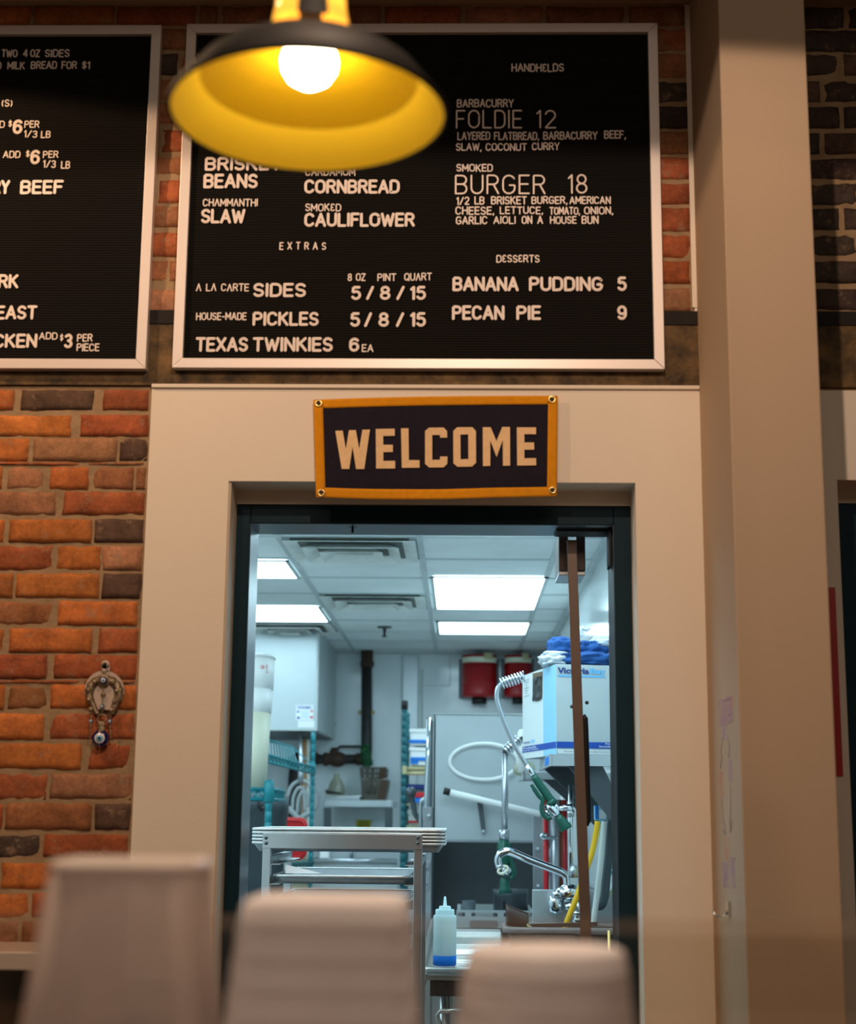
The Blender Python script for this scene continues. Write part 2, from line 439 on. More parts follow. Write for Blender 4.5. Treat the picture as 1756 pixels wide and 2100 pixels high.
# ---------------------------------------------------------------- stroke lettering
def arc(cx, cy, rx, ry, a0, a1, n=10):
    return [(cx + rx * math.cos(math.radians(a0 + (a1 - a0) * i / n)), cy + ry * math.sin(math.radians(a0 + (a1 - a0) * i / n))) for i in range(n + 1)]
G = {
 'A': (.68, [[(0, 0), (.34, 1), (.68, 0)], [(.12, .33), (.56, .33)]]),
 '^': (.62, [[(0, 0), (.31, 1), (.62, 0)]]),
 'B': (.60, [[(0, 0), (0, 1), (.34, 1)] + arc(.34, .76, .24, .24, 90, -90) + [(0, .52)], [(.34, .52)] + arc(.35, .26, .25, .26, 90, -90) + [(0, 0)]]),
 'C': (.62, [arc(.31, .69, .31, .31, 25, 180) + arc(.31, .31, .31, .31, 180, 335)]),
 'D': (.62, [[(0, 0), (0, 1), (.30, 1)] + arc(.30, .68, .32, .32, 90, 0) + arc(.30, .32, .32, .32, 0, -90) + [(0, 0)]]),
 'E': (.52, [[(.52, 1), (0, 1), (0, 0), (.52, 0)], [(0, .52), (.46, .52)]]),
 '3e': (.50, [arc(.25, .75, .23, .25, 35, 270) , arc(.25, .25, .25, .25, 90, 325)]),
 'F': (.52, [[(.52, 1), (0, 1), (0, 0)], [(0, .52), (.44, .52)]]),
 'G': (.64, [arc(.32, .69, .32, .31, 25, 180) + arc(.32, .31, .32, .31, 180, 360) + [(.64, .46), (.36, .46)]]),
 'H': (.62, [[(0, 0), (0, 1)], [(.62, 0), (.62, 1)], [(0, .52), (.62, .52)]]),
 'I': (.02, [[(.01, 0), (.01, 1)]]),
 'K': (.60, [[(0, 0), (0, 1)], [(.56, 1), (0, .42)], [(.17, .6), (.60, 0)]]),
 'L': (.50, [[(0, 1), (0, 0), (.50, 0)]]),
 'M': (.74, [[(0, 0), (0, 1), (.37, .3), (.74, 1), (.74, 0)]]),
 'N': (.62, [[(0, 0), (0, 1), (.62, 0), (.62, 1)]]),
 'O': (.66, [arc(.33, .68, .33, .32, 0, 180) + arc(.33, .32, .33, .32, 180, 360) + [(.66, .68)]]),
 'P': (.58, [[(0, 0), (0, 1), (.33, 1)] + arc(.33, .74, .25, .26, 90, -90) + [(0, .48)]]),
 'Q': (.66, [arc(.33, .68, .33, .32, 0, 180) + arc(.33, .32, .33, .32, 180, 360) + [(.66, .68)], [(.42, .22), (.68, -.06)]]),
 'R': (.60, [[(0, 0), (0, 1), (.33, 1)] + arc(.33, .75, .25, .25, 90, -90) + [(0, .5)], [(.33, .5), (.60, 0)]]),
 'S': (.56, [arc(.28, .75, .27, .25, 25, 270) + arc(.28, .25, .28, .25, 90, -155)]),
 'T': (.60, [[(0, 1), (.60, 1)], [(.30, 1), (.30, 0)]]),
 'U': (.62, [[(0, 1), (0, .31)] + arc(.31, .31, .31, .31, 180, 360) + [(.62, 1)]]),
 'V': (.64, [[(0, 1), (.32, 0), (.64, 1)]]),
 'W': (.90, [[(0, 1), (.22, 0), (.45, .85), (.68, 0), (.90, 1)]]),
 'X': (.62, [[(0, 0), (.62, 1)], [(0, 1), (.62, 0)]]),
 'Y': (.62, [[(0, 1), (.31, .48), (.62, 1)], [(.31, .48), (.31, 0)]]),
 'Z': (.58, [[(0, 1), (.58, 1), (0, 0), (.58, 0)]]),
 '1': (.2, [[(0, .82), (.18, 1), (.18, 0)]]),
 '2': (.56, [arc(.28, .73, .27, .27, 165, -35) + [(0, 0), (.56, 0)]]),
 '3': (.54, [arc(.26, .76, .25, .24, 150, -90), arc(.26, .26, .28, .26, 90, -150)]),
 '4': (.58, [[(.44, 0), (.44, 1), (0, .28), (.58, .28)]]),
 '5': (.56, [[(.50, 1), (.07, 1), (.04, .54)] + arc(.27, .32, .29, .32, 125, -150)]),
 '6': (.56, [arc(.28, .31, .28, .31, 0, 360, 16), [(.0, .33)] + arc(.30, .64, .30, .36, 180, 40)]),
 '8': (.56, [arc(.28, .76, .24, .24, 0, 360, 16), arc(.28, .26, .28, .26, 0, 360, 16)]),
 '9': (.56, [arc(.28, .69, .28, .31, 0, 360, 16), [(.56, .67)] + arc(.26, .36, .30, .36, 0, -140)]),
 '0': (.6, [arc(.30, .68, .30, .32, 0, 180) + arc(.30, .32, .30, .32, 180, 360) + [(.6, .68)]]),
 '/': (.46, [[(0, 0), (.46, 1)]]),
 ',': (.06, [[(.06, .04), (0, -.16)]]),
 '.': (.03, [[(0, .0), (.02, .0)]]),
 '-': (.34, [[(0, .45), (.34, .45)]]),
 '$': (.46, [arc(.23, .72, .22, .2, 25, 270, 8) + arc(.23, .30, .23, .22, 90, -155, 8), [(.23, 1.06), (.23, -.06)]]),
 '(': (.2, [arc(.4, .5, .38, .62, 135, 225)]),
 ')': (.2, [arc(-.2, .5, .38, .62, 45, -45)]),
 '?': (.5, [arc(.25, .74, .25, .25, 170, -60) + [(.25, .42), (.25, .28)], [(.25, 0), (.25, .03)]]),
 ' ': (.34, []),
}
def stroke_text(mb, text, place, x0, x1, stroke, depth0, depth1, gap=.26, jit=0.0):
    """text laid on [x0, x1] in units of letter height along u, v in 0..1; place(u, v, depth) -> world; stroke in units of height"""
    toks = []; lay = 0
    i = 0
    while i < len(text):
        if text[i] == 'e': toks.append('3e')
        else: toks.append(text[i])
        i += 1
    wid = [G[t][0] for t in toks]
    total = sum(wid) + gap * (len(toks) - 1)
    span = (x1 - x0) - stroke
    s = span / total if total > 0.15 else 1.0
    u = x0 + stroke / 2
    for t, w in zip(toks, wid):
        dv = random.uniform(-jit, jit)
        for pl in G[t][1]:
            pts = [(u + a * s, stroke / 2 + b * (1 - stroke) + dv) for a, b in pl]
            for (ax, ay), (bx, by) in zip(pts, pts[1:]):
                L = math.hypot(bx - ax, by - ay)
                if L < 1e-6: continue
                nx, ny = -(by - ay) / L * stroke / 2, (bx - ax) / L * stroke / 2
                q = [(ax + nx, ay + ny), (bx + nx, by + ny), (bx - nx, by - ny), (ax - nx, ay - ny)]
                mb.prism(q, place, depth0, depth1 + lay * 2e-5); lay = (lay + 1) % 23
            for k, (ax, ay) in enumerate(pts):
                if k in (0, len(pts) - 1) or len(pts) < 6:
                    c = [(ax + stroke / 2 * math.cos(math.pi * j / 4), ay + stroke / 2 * math.sin(math.pi * j / 4)) for j in range(8)]
                    mb.prism(c, place, depth0, depth1 + lay * 2e-5); lay = (lay + 1) % 23
        u += (w + gap) * s
    return mb

def font_mesh(mb, text, place, width, height_scale=1.0, bold=0.0, shear=0.0, depth=(0, 0.001)):
    """Blender's built-in font turned into a mesh; place(u, v, d); scaled so the text spans [0, width] along u"""
    cu = bpy.data.curves.new('t', 'FONT'); cu.body = text; cu.offset = bold; cu.shear = shear; cu.resolution_u = 3
    o = bpy.data.objects.new('t', cu); COL.objects.link(o)
    dg = bpy.context.evaluated_depsgraph_get()
    me = bpy.data.meshes.new_from_object(o.evaluated_get(dg))
    xs = [v.co.x for v in me.vertices]; ys = [v.co.y for v in me.vertices]
    x0, x1, y0, y1 = min(xs), max(xs), min(ys), max(ys)
    s = width / (x1 - x0)
    h = height_scale
    vs = [place((v.co.x - x0) * s, (v.co.y - y0) / (y1 - y0) * h, depth[1]) for v in me.vertices]
    mb.add(vs, [tuple(p.vertices) for p in me.polygons])
    bpy.data.objects.remove(o); bpy.data.curves.remove(cu); bpy.data.meshes.remove(me)
    return mb

# ================================================================ STRUCTURE: dining side
PXL, OPL, OPR, OPT, LEDGE = -0.788, -0.584, 0.432, 2.222, 2.462
PILX0, PILX1, PILY = 0.597, 0.798, -0.43
D2L, D2R = 0.932, 1.90
KZ, KYB, KXR, KXL, KY0 = 2.60, 7.87, 0.655, -2.9, 0.26

m = MB()
m.box((PXL, -0.012, 1.02), (OPL, KY0, LEDGE))                      # left of the doorway
m.box((OPL, -0.012, OPT), (OPR, KY0 - 0.16, LEDGE))                # over the doorway
m.box((OPL, KY0 - 0.16, 2.186), (OPR, KY0, LEDGE))
m.box((OPR, -0.012, 0.0), (D2L, KY0, LEDGE))
m.box((D2L, -0.012, OPT + 0.01), (D2R, KY0 - 0.16, LEDGE))
m.box((D2L, KY0 - 0.16, 2.196), (D2R, KY0, LEDGE))
m.box((D2R, -0.012, 0.0), (3.0, KY0, LEDGE))
m.box((PXL, 0.0, 0.0), (OPL, KY0, 1.02))
wall = struct('wall_back', m, 'plaster')
m = MB(); m.box((-2.6, -0.005, 0.0), (PXL, KY0, LEDGE)); m.box((-2.6, -0.005, LEDGE), (3.0, KY0, 3.9))
part('mortar_bed', m, 'mortar', wall)
m = MB()                                                             # steel lintel band
m.box((-2.6, -0.014, 2.470), (3.0, -0.001, 2.632))
part('lintel', m, 'lintel', wall)
m = MB(); m.box((-2.6, -0.018, 2.632), (3.0, -0.001, 2.668)); part('lintel_flange', m, 'lintel_dark', wall)
m = MB(); m.box((PXL, -0.020, LEDGE), (PILX0, 0.0, LEDGE + 0.010)); part('ledge', m, 'plaster', wall, 0.002)
m = MB(); m.box((-1.0, -0.004, 0.0), (OPL + 0.0, 0.0, 1.018)); part('raw_base', m, 'concrete', wall)
m = MB()                                                             # plaster left on the raw base
m.grid(6, 6, lambda u, v: (-0.625 + 0.035 * u, -0.007 - 0.002 * math.sin(math.pi * u), 0.915 + 0.05 * v + 0.012 * math.sin(5 * u)), (0, 0.004, 0))
part('plaster_patch', m, 'plaster', wall)
m = MB()                                                             # plaster dribble edge beside the pillar
m.box((PILX0 - 0.012, -0.012, 2.68), (PILX0, 0.0, 3.52)); m.box((PILX0 - 0.006, -0.010, 2.50), (PILX0, 0.0, 2.68))
part('plaster_edge', m, 'plaster', wall)

# the bricks ---------------------------------------------------------
BR = {'o': (.55, .185, .05), 'r': (.40, .12, .048), 'b': (.37, .16, .075), 'd': (.125, .075, .055), 'm': (.42, .205, .115), 'k': (.07, .05, .042)}
def brick(mb, x0, x1, z0, z1, col, Y=-0.0095, rough=1.0):
    j = lambda a: random.uniform(-a, a)
    nx = max(4, int((x1 - x0) / 0.016)); nz = 5
    seed = Vector((random.uniform(0, 99), random.uniform(0, 99), random.uniform(0, 99)))
    k = random.uniform(0.86, 1.12)
    mb.cur = tuple(min(1, c * k * random.uniform(.95, 1.05)) for c in BR[col])
    cx, cz, hx, hz = (x0 + x1) / 2, (z0 + z1) / 2, (x1 - x0) / 2, (z1 - z0) / 2
    off = random.uniform(-0.0035, 0.0015); tilt = j(0.005)
    vs = []; fs = []
    for a in range(nz + 1):
        for b in range(nx + 1):
            u = b / nx * 2 - 1; v = a / nz * 2 - 1
            edge = max(abs(u) ** 8 if abs(u) > .8 else 0, abs(v) ** 4 if abs(v) > .6 else 0)
            x = cx + u * hx; z = cz + v * hz
            n = noise.noise_vector(Vector((x * 34, z * 34, 0)) + seed)
            e = 0.0034 * rough if max(abs(u), abs(v)) > .99 else 0.001
            x += n.x * e; z += n.y * e
            y = Y + off + tilt * u * hx + 0.0042 * edge + n.z * 0.003 * rough
            vs.append((x, y, z))
    N = nx + 1
    for a in range(nz):
        for b in range(nx): fs.append((a * N + b, a * N + b + 1, (a + 1) * N + b + 1, (a + 1) * N + b))
    rim = [b for b in range(N)] + [a * N + nx for a in range(1, nz + 1)] + [nz * N + b for b in range(nx - 1, -1, -1)] + [a * N for a in range(nz - 1, 0, -1)]
    base = len(vs)
    for i in rim: vs.append((vs[i][0], 0.004, vs[i][2]))
    R = len(rim)
    for i in range(R): fs.append((rim[i], rim[(i + 1) % R], base + (i + 1) % R, base + i))
    mb.add(vs, fs, True)
def pbrick(mb, x0, x1, y0, y1, col):
    a = P(x0, y1); b = P(x1, y0)
    mx = P((x0 + x1) / 2, (y0 + y1) / 2)
    xa = P(x0, (y0 + y1) / 2).x; xb = P(x1, (y0 + y1) / 2).x
    brick(mb, xa, min(xb, PXL - 0.006) if y0 > 790 and x1 < 400 else xb, P((x0 + x1) / 2, y1).z, P((x0 + x1) / 2, y0).z, col)
rows = [
 (802, 842, [(-40, 30, 'o'), (45, 193, 'd'), (213, 306, 'r')]),
 (853, 896, [(-90, 147, 'o'), (166, 308, 'r')]),
 (900, 947, [(-90, 60, 'o'), (70, 240, 'm'), (247, 306, 'd')]),
 (959, 1005, [(-90, 5, 'o'), (14, 91, 'm'), (104, 182, 'o'), (193, 275, 'b'), (280, 305, 'b')]),
 (1010, 1057, [(-80, 116, 'm'), (130, 297, 'r')]),
 (1066, 1113, [(-90, 10, 'o'), (21, 190, 'o'), (196, 300, 'd')]),
 (1121, 1170, [(-70, 109, 'r'), (120, 208, 'o'), (212, 292, 'm')]),
 (1177, 1227, [(-90, 28, 'o'), (34, 204, 'o'), (211, 293, 'd')]),
 (1234, 1283, [(-60, 112, 'b'), (121, 282, 'o')]),
 (1290, 1339, [(-90, 9, 'o'), (21, 190, 'o'), (204, 287, 'r')]),
 (1344, 1392, [(-70, 98, 'r'), (112, 281, 'r')]),
 (1405, 1454, [(-80, 11, 'o'), (18, 97, 'b'), (106, 280, 'o')]),
 (1464, 1517, [(-60, 90, 'o'), (104, 278, 'r')]),
 (1525, 1577, [(-70, 168, 'o'), (182, 266, 'r')]),
 (1587, 1639, [(-70, 97, 'r'), (104, 273, 'm')]),
 (1648, 1701, [(-70, 6, 'r'), (13, 188, 'b'), (196, 272, 'd')]),
 (1711, 1758, [(-60, 83, 'k'), (91, 263, 'r')]),
 (1770, 1822, [(-80, -5, 'r'), (3, 150, 'o'), (160, 262, 'r')]),
 (1832, 1880, [(-70, 60, 'o'), (68, 250, 'r')]),
 (1890, 1938, [(-70, 38, 'm'), (46, 252, 'b')]),
 (1946, 1996, [(-70, 90, 'r'), (98, 250, 'r')]),
 (2004, 2055, [(-70, 30, 'r'), (40, 170, 'd'), (178, 252, 'r')]),
 (2064, 2115, [(-70, 60, 'r'), (70, 240, 'b')]),
]
m = MB()
for y0, y1, bs in rows:
    left = min(b[0] for b in bs)
    x = left
    for k in range(2):                                               # the courses run on past the picture's edge
        w = random.choice((84, 170)); bs = bs + [(x - 10 - w, x - 10, random.choice('oorbm'))]; x -= 10 + w
    for x0, x1, c in bs: pbrick(m, x0, x1, y0, y1, c)
# thin tile courses in the wide joints
for y0, y1 in ((949, 955), (1395, 1402)):
    pbrick(m, -90, 170, y0, y1, 'r'); pbrick(m, 176, 300 if y0 < 1000 else 278, y0, y1, 'b')
# course above the boards
for x0, x1, c in ((-200, -110, 'r'), (-100, 64, 'o'), (72, 235, 'o'), (241, 402, 'r'), (411, 447, 'b'), (457, 560, 'b'), (566, 780, 'b'), (790, 945, 'r'), (955, 1112, 'm'), (1120, 1280, 'b'), (1290, 1402, 'b')):
    pbrick(m, x0, x1, 16, 55, c)
for i in range(11): pbrick(m, -190 + i * 150, -46 + i * 150, 62, 103, 'rbrbmrbrbbr'[i])
# between the boards
for y0, y1, bs in ((62, 106, [(300, 384, 'b')]), (113, 156, [(300, 365, 'k'), (373, 420, 'b')]), (164, 206, [(300, 420, 'b')]), (213, 256, [(300, 420, 'b')]),
                   (268, 315, [(334, 420, 'r')]), (321, 361, [(300, 420, 'b')]), (372, 418, [(327, 420, 'r')]), (425, 468, [(300, 420, 'b')]), (480, 528, [(300, 420, 'r')]),
                   (537, 578, [(300, 344, 'b'), (349, 420, 'b')]), (598, 645, [(300, 420, 'm')])):
    for x0, x1, c in bs: pbrick(m, x0, x1, y0, y1, c)
# right of the board
for i, (y0, y1) in enumerate(((65, 108), (113, 163), (169, 214), (221, 266), (274, 317), (326, 370), (379, 421), (429, 476), (483, 530), (538, 583), (594, 640))):
    pbrick(m, 1300, 1414, y0, y1, 'bbkkbrrrrrm'[i])
# behind the boards and right of the pillar: the same courses, the latter coloured dark for the pillar's shadow
for i, y0 in enumerate((18, 66, 114, 169, 222, 275, 327, 379, 430, 484, 539, 594)):
    x = 1560 + (40 if i % 2 else 0)
    while x < 2100:
        w = random.choice((80, 160)); pbrick(m, x, x + w, y0, y0 + 43, random.choice('kkdkk')); x += w + 10
    x = -190 - (50 if i % 2 else 0)
    while i > 1 and x < 140:
        pbrick(m, x, x + 150, y0, y0 + 43, random.choice('rbo')); x += 160
brickwork = part('brickwork', m, 'brick', wall)

# the ceiling bulkhead over the wall
m = MB(); m.box((-2.6, -0.55, 3.545), (PILX0, 0.02, 3.75)); m.box((PILX1 - 0.02, -0.55, 3.555), (3.0, 0.02, 3.75)); t1 = struct('trim_1', m, 'soffit')
m = MB(); m.box((-2.6, -0.03, 3.528), (PILX0, 0.0, 3.546)); m.box((PILX1, -0.03, 3.540), (3.0, 0.0, 3.556)); part('edge_moulding', m, 'soffit_edge', t1, 0.003)

# the wall end that stands out like a pillar
m = MB(); m.box((PILX0, PILY, 0.0), (PILX1, 0.0, 3.9)); pil = struct('wall_right', m, 'pillar_paint', 0.003)
m = MB(); m.box((-2.6, -3.4, -0.05), (3.0, KY0, 0.0)); struct('floor', m, 'dining_floor')

# doorway frames -----------------------------------------------------
def door_frame(name, x0, x1, top, y0, y1, w=0.048):
    r = struct(name, MB().box((x0, y0, 0), (x0 + w, y1, top)), 'frame_metal', 0.002)
    part('jamb', MB().box((x1 - w, y0, 0), (x1, y1, top)), 'frame_metal', r, 0.002)
    part('head', MB().box((x0 + w + .0005, y0 + .0005, top - w), (x1 - w - .0005, y1 - .0005, top)), 'frame_metal', r, 0.002)
    part('lit_jamb_skin', MB().box((x0 + w, y0 + .004, 0), (x0 + w + .0012, y1, top - w)), 'frame_metal_lit', r)  # thin added skins that imitate kitchen light on the inner frame faces
    part('lit_jamb_skin', MB().box((x1 - w - .0012, y0 + .004, 0), (x1 - w, y1, top - w)), 'frame_metal_lit', r)
    part('lit_head_skin', MB().box((x0 + w + .0012, y0 + .004, top - w - .0012), (x1 - w - .0012, y1, top - w)), 'frame_metal_lit', r)
    return r
door1 = door_frame('door_1', OPL - 0.006, OPR + 0.004, 2.184, 0.10, 0.255)
# side strips of the reveal, slightly proud of the plaster
m = MB(); m.box((OPL - 0.001, -0.006, 0), (OPL + 0.006, 0.10, OPT)); part('reveal_strip', m, 'reveal', door1)
# closed dark strip under the head where the stop runs, and the black seal pieces by the pivot
m = MB(); m.box((0.245, 0.150, 2.128), (0.386, 0.235, 2.137)); part('pivot_plate', m, 'gasket', door1, 0.003)
m = MB(); m.box((0.379, 0.13, 2.035), (0.385, 0.20, 2.132)); part('seal', m, 'gasket', door1, 0.002)
m = MB(); m.box((-0.285, 0.14, 2.120), (-0.279, 0.146, 2.137)); m.box((-0.293, 0.14, 2.1345), (-0.271, 0.146, 2.137)); part('tape_mark', m, 'gasket', door1)

# the swing door, open and seen along its edge
def edge_x(z): return 0.262 + (2.13 - z) * 0.0265
lx0, ly0 = 0.262, 0.20
vs = []
for yy in (0.20, 0.98):
    for zz in (0.02, 2.115):
        c = P(1165 + (2.115 - zz) / 2.1 * 55 - 0, 1080, 0.2)
        base = 0.2880 + (2.115 - zz) * 0.026
        sx = (yy + 3.71) / 3.91                                     # the leaf stands in line with the doorway's view
        for ww in (-0.0125, 0.0125):
            vs.append((base * sx + ww * (1.0 + (2.115 - zz) * 0.12), yy, zz))
m = MB(); m.hexa([vs[0], vs[1], vs[5], vs[4], vs[2], vs[3], vs[7], vs[6]])
door_leaf = part('door_leaf', m, 'bronze_metal', door1, 0.0015)
m = MB(); m.pbox(1146, 1096, 1166, 1171, 0.27, 0.16); m.pbox(1182, 1094, 1201, 1171, 0.27, 0.16)
part('door_closer', m, 'bronze_metal', door1, 0.003)
m = MB(); m.pbox(1146, 1172, 1201, 1180, 0.26, 0.15)
part('closer_base', m, 'steel', door1, 0.002)
m = MB()
m.tube([P(1195, 1468, .3), P(1200, 1474, .3), P(1201, 1500, .3), P(1203, 1560, .30), P(1205, 1640, .30), P(1206, 1682, .3), P(1201, 1692, .3)], 0.0085, 10)
part('pull_handle', m, 'black_plastic', door1)
m = MB()
for px, py in ((1172, 1449), (1203, 1441), (1202, 1845)): m.ball(P(px + 1 if px < 1190 else px + 1, py, 0.22), 0.005, 10, 6)
part('bolt', m, 'steel_dark', door1)

# second doorway at the right edge of the picture
door2 = door_frame('door_2', D2L + 0.022, D2R - 0.02, 2.196, 0.10, 0.255, 0.055)
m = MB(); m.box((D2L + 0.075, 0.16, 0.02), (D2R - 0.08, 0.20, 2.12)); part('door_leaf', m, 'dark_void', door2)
m = MB(); m.box((D2L + 0.135, 0.156, 1.3), (D2R - 0.15, 0.160, 2.06)); part('red_glow_panel', m, 'red_paint', door2)  # red glow inside the doorway, put in as a painted panel

# ================================================================ DINING SIDE: things on the wall
# menu boards ---------------------------------------------------------
def menu_board(x0, x1, z0, z1, label):
    fw, yb, yf = 0.026, -0.012, -0.040
    r = empty('menu_board', ((x0 + x1) / 2, 0, z0), label, 'menu board')
    part('panel', MB().box((x0 + 0.01, yb, z0 + 0.01), (x1 - 0.01, -0.026, z1 - 0.01)), 'felt_board', r)
    def mitre(a, b, c, d): 
        return MB().hexa([(a[0], yf, a[1]), (b[0], yf, b[1]), (b[0], yb, b[1]), (a[0], yb, a[1]), (d[0], yf, d[1]), (c[0], yf, c[1]), (c[0], yb, c[1]), (d[0], yb, d[1])])
    o = [(x0, z0), (x1, z0), (x1, z1), (x0, z1)]; i = [(x0 + fw, z0 + fw), (x1 - fw, z0 + fw), (x1 - fw, z1 - fw), (x0 + fw, z1 - fw)]
    for k in range(4):
        part('frame_rail', mitre(o[k], o[(k + 1) % 4], i[(k + 1) % 4], i[k]), 'alu_frame', r, 0.0015)
    return r
bx0, bx1, bz0, bz1 = -0.734, 0.508, 2.508, 3.453
board_r = menu_board(bx0, bx1, bz0, bz1, 'black letter board over the doorway listing handhelds, extras and desserts')
board_l = menu_board(-0.801 - 1.242, -0.801, 2.505, 3.450, 'black letter board above the brick, cut off by the left edge, showing per-pound add-ons')
YB = -0.0262
def line(board, text, x0, x1, ytop, ybot, kind):
    st = {'b': 0.185, 's': 0.15, 't': 0.08, 'm': 0.19}[kind]
    h = P(x0, ytop, YB).z - P(x0, ybot, YB).z
    a = P(x0, ybot, YB); b = P(x1, ybot, YB)
    W = (b - a).length / h
    def place(u, v, d): return Vector((a.x + (b.x - a.x) * u / W, YB - d, a.z + (b.z - a.z) * u / W + v * h))
    mb = MB(); stroke_text(mb, text, place, 0, W, st, 0.0, 0.0030 if kind == 'b' else 0.0022, jit=0.03 if kind == 's' else 0.008)
    part('lettering', mb, 'letter', board)
R = [
 ('BRISKET', 420, 578, 323, 351, 'b'), ('BEANS', 417, 529, 357, 387, 'b'), ('CH^MM^NTHI', 416, 529, 408, 424, 's'), ('SLAW', 412, 503, 429, 459, 'b'),
 ('CARDAMOM', 626, 729, 346, 361, 's'), ('CORNBREAD', 624, 820, 369, 398, 'b'), ('SMOKeD', 626, 700, 418, 434, 's'), ('CAULIFLOWER', 624, 851, 437, 466, 'b'),
 ('E X T R A S', 573, 669, 497, 513, 's'), ('^ L^ C^RTE', 402, 511, 582, 598, 's'), ('SIDES', 519, 628, 581, 610, 'b'), ('HOUSE-MADE', 402, 506, 641, 657, 's'),
 ('PICKLES', 518, 654, 640, 669, 'b'), ('TEXAS', 401, 509, 692, 722, 'b'), ('TWINKIES', 518, 683, 692, 722, 'b'), ('6', 716, 737, 693, 722, 'b'), ('EA', 742, 766, 706, 722, 's'),
 ('8 OZ', 713, 750, 561, 577, 's'), ('PINT', 774, 813, 561, 577, 's'), ('QU^RT', 829, 886, 560, 576, 's'),
 ('5', 720, 741, 587, 616, 'b'), ('/', 751, 767, 587, 616, 'b'), ('8', 779, 801, 587, 616, 'b'), ('/', 813, 830, 587, 616, 'b'), ('15', 841, 874, 587, 616, 'b'),
 ('5', 718, 739, 641, 671, 'b'), ('/', 747, 763, 641, 671, 'b'), ('8', 776, 798, 641, 671, 'b'), ('/', 812, 829, 641, 671, 'b'), ('15', 841, 874, 641, 671, 'b'),
 ('HANDHeLDS', 1049, 1157, 131, 148, 's'), ('BARBACURRY', 937, 1054, 204, 221, 's'), ('FOLDIE', 935, 1071, 226, 264, 't'), ('12', 1100, 1141, 226, 264, 't'),
 ('LAYERED', 938, 1006, 271, 288, 's'), ('FLATBREAD,', 1013, 1106, 271, 288, 's'), ('BARBACURRY', 1114, 1226, 270, 287, 's'), ('BEEF,', 1239, 1284, 268, 285, 's'),
 ('SLAW,', 935, 988, 294, 310, 's'), ('COCONUT', 996, 1081, 294, 310, 's'), ('CURRY', 1091, 1148, 293, 309, 's'), ('SMOKED', 936, 1011, 337, 353, 's'),
 ('BURGER', 933, 1119, 359, 399, 't'), ('18', 1165, 1205, 358, 398, 't'),
 ('1/2', 936, 963, 404, 421, 's'), ('LB', 973, 994, 403, 420, 's'), ('BRISKET', 1007, 1081, 403, 420, 's'), ('BURGER,', 1090, 1164, 403, 419, 's'), ('AMERICAN', 1168, 1253, 403, 419, 's'),
 ('CHEESE,', 934, 1014, 424, 441, 's'), ('LETTUCE,', 1025, 1114, 424, 440, 's'), ('TOMATO,', 1127, 1190, 425, 441, 's'), ('ONION,', 1198, 1258, 424, 440, 's'),
 ('GARLIC', 935, 1000, 444, 461, 's'), ('AIOLI', 1012, 1058, 444, 460, 's'), ('ON', 1070, 1092, 443, 460, 's'), ('A', 1102, 1114, 443, 460, 's'), ('HOUSE', 1128, 1183, 444, 460, 's'), ('BUN', 1193, 1228, 443, 460, 's'),
 ('DeSSeRTS', 1018, 1107, 523, 539, 's'), ('BANANA', 928, 1064, 568, 598, 'b'), ('PUDDING', 1085, 1237, 568, 598, 'b'), ('5', 1266, 1286, 568, 598, 'b'),
 ('PECAN', 927, 1035, 627, 657, 'b'), ('PIE', 1059, 1110, 627, 657, 'b'), ('9', 1266, 1286, 627, 657, 'b')]
for a in R: line(board_r, *a)
Lb = [('TWO', 3, 36, 102, 118, 's'), ('4', 47, 57, 102, 118, 's'), ('OZ', 62, 82, 102, 118, 's'), ('SIDES', 92, 143, 102, 118, 's'), ('AND', -32, 3, 127, 143, 's'), ('MILK', 15, 51, 127, 143, 's'),
 ('BREAD', 63, 117, 126, 142, 's'), ('FOR', 126, 158, 126, 142, 's'), ('$1', 168, 185, 126, 142, 's'), ('(S)', 3, 26, 205, 220, 's'),
 ('ADD', -27, 10, 248, 263, 's'), ('$', 17, 25, 247, 261, 's'), ('6', 26, 46, 246, 276, 'b'), ('PER', 50, 81, 248, 263, 's'), ('1/3', 49, 77, 268, 283, 's'), ('LB', 84, 104, 269, 284, 's'),
 ('ADD', 6, 42, 310, 325, 's'), ('$', 53, 61, 309, 323, 's'), ('6', 62, 82, 308, 338, 'b'), ('PER', 88, 120, 310, 325, 's'), ('1/3', 88, 115, 329, 345, 's'), ('LB', 125, 144, 331, 347, 's'),
 ('CURRY', -72, 20, 370, 399, 'b'), ('BEEF', 41, 130, 370, 399, 'b'), ('PORK', -48, 38, 563, 592, 'b'), ('BREAST', -52, 76, 627, 656, 'b'), ('CHICKEN', -68, 76, 685, 714, 'b'),
 ('ADD', 80, 118, 682, 697, 's'), ('$', 123, 130, 686, 700, 's'), ('3', 131, 149, 685, 715, 'b'), ('PER', 158, 190, 685, 701, 's'), ('PIECE', 157, 204, 705, 721, 's')]
for a in Lb: line(board_l, *a)

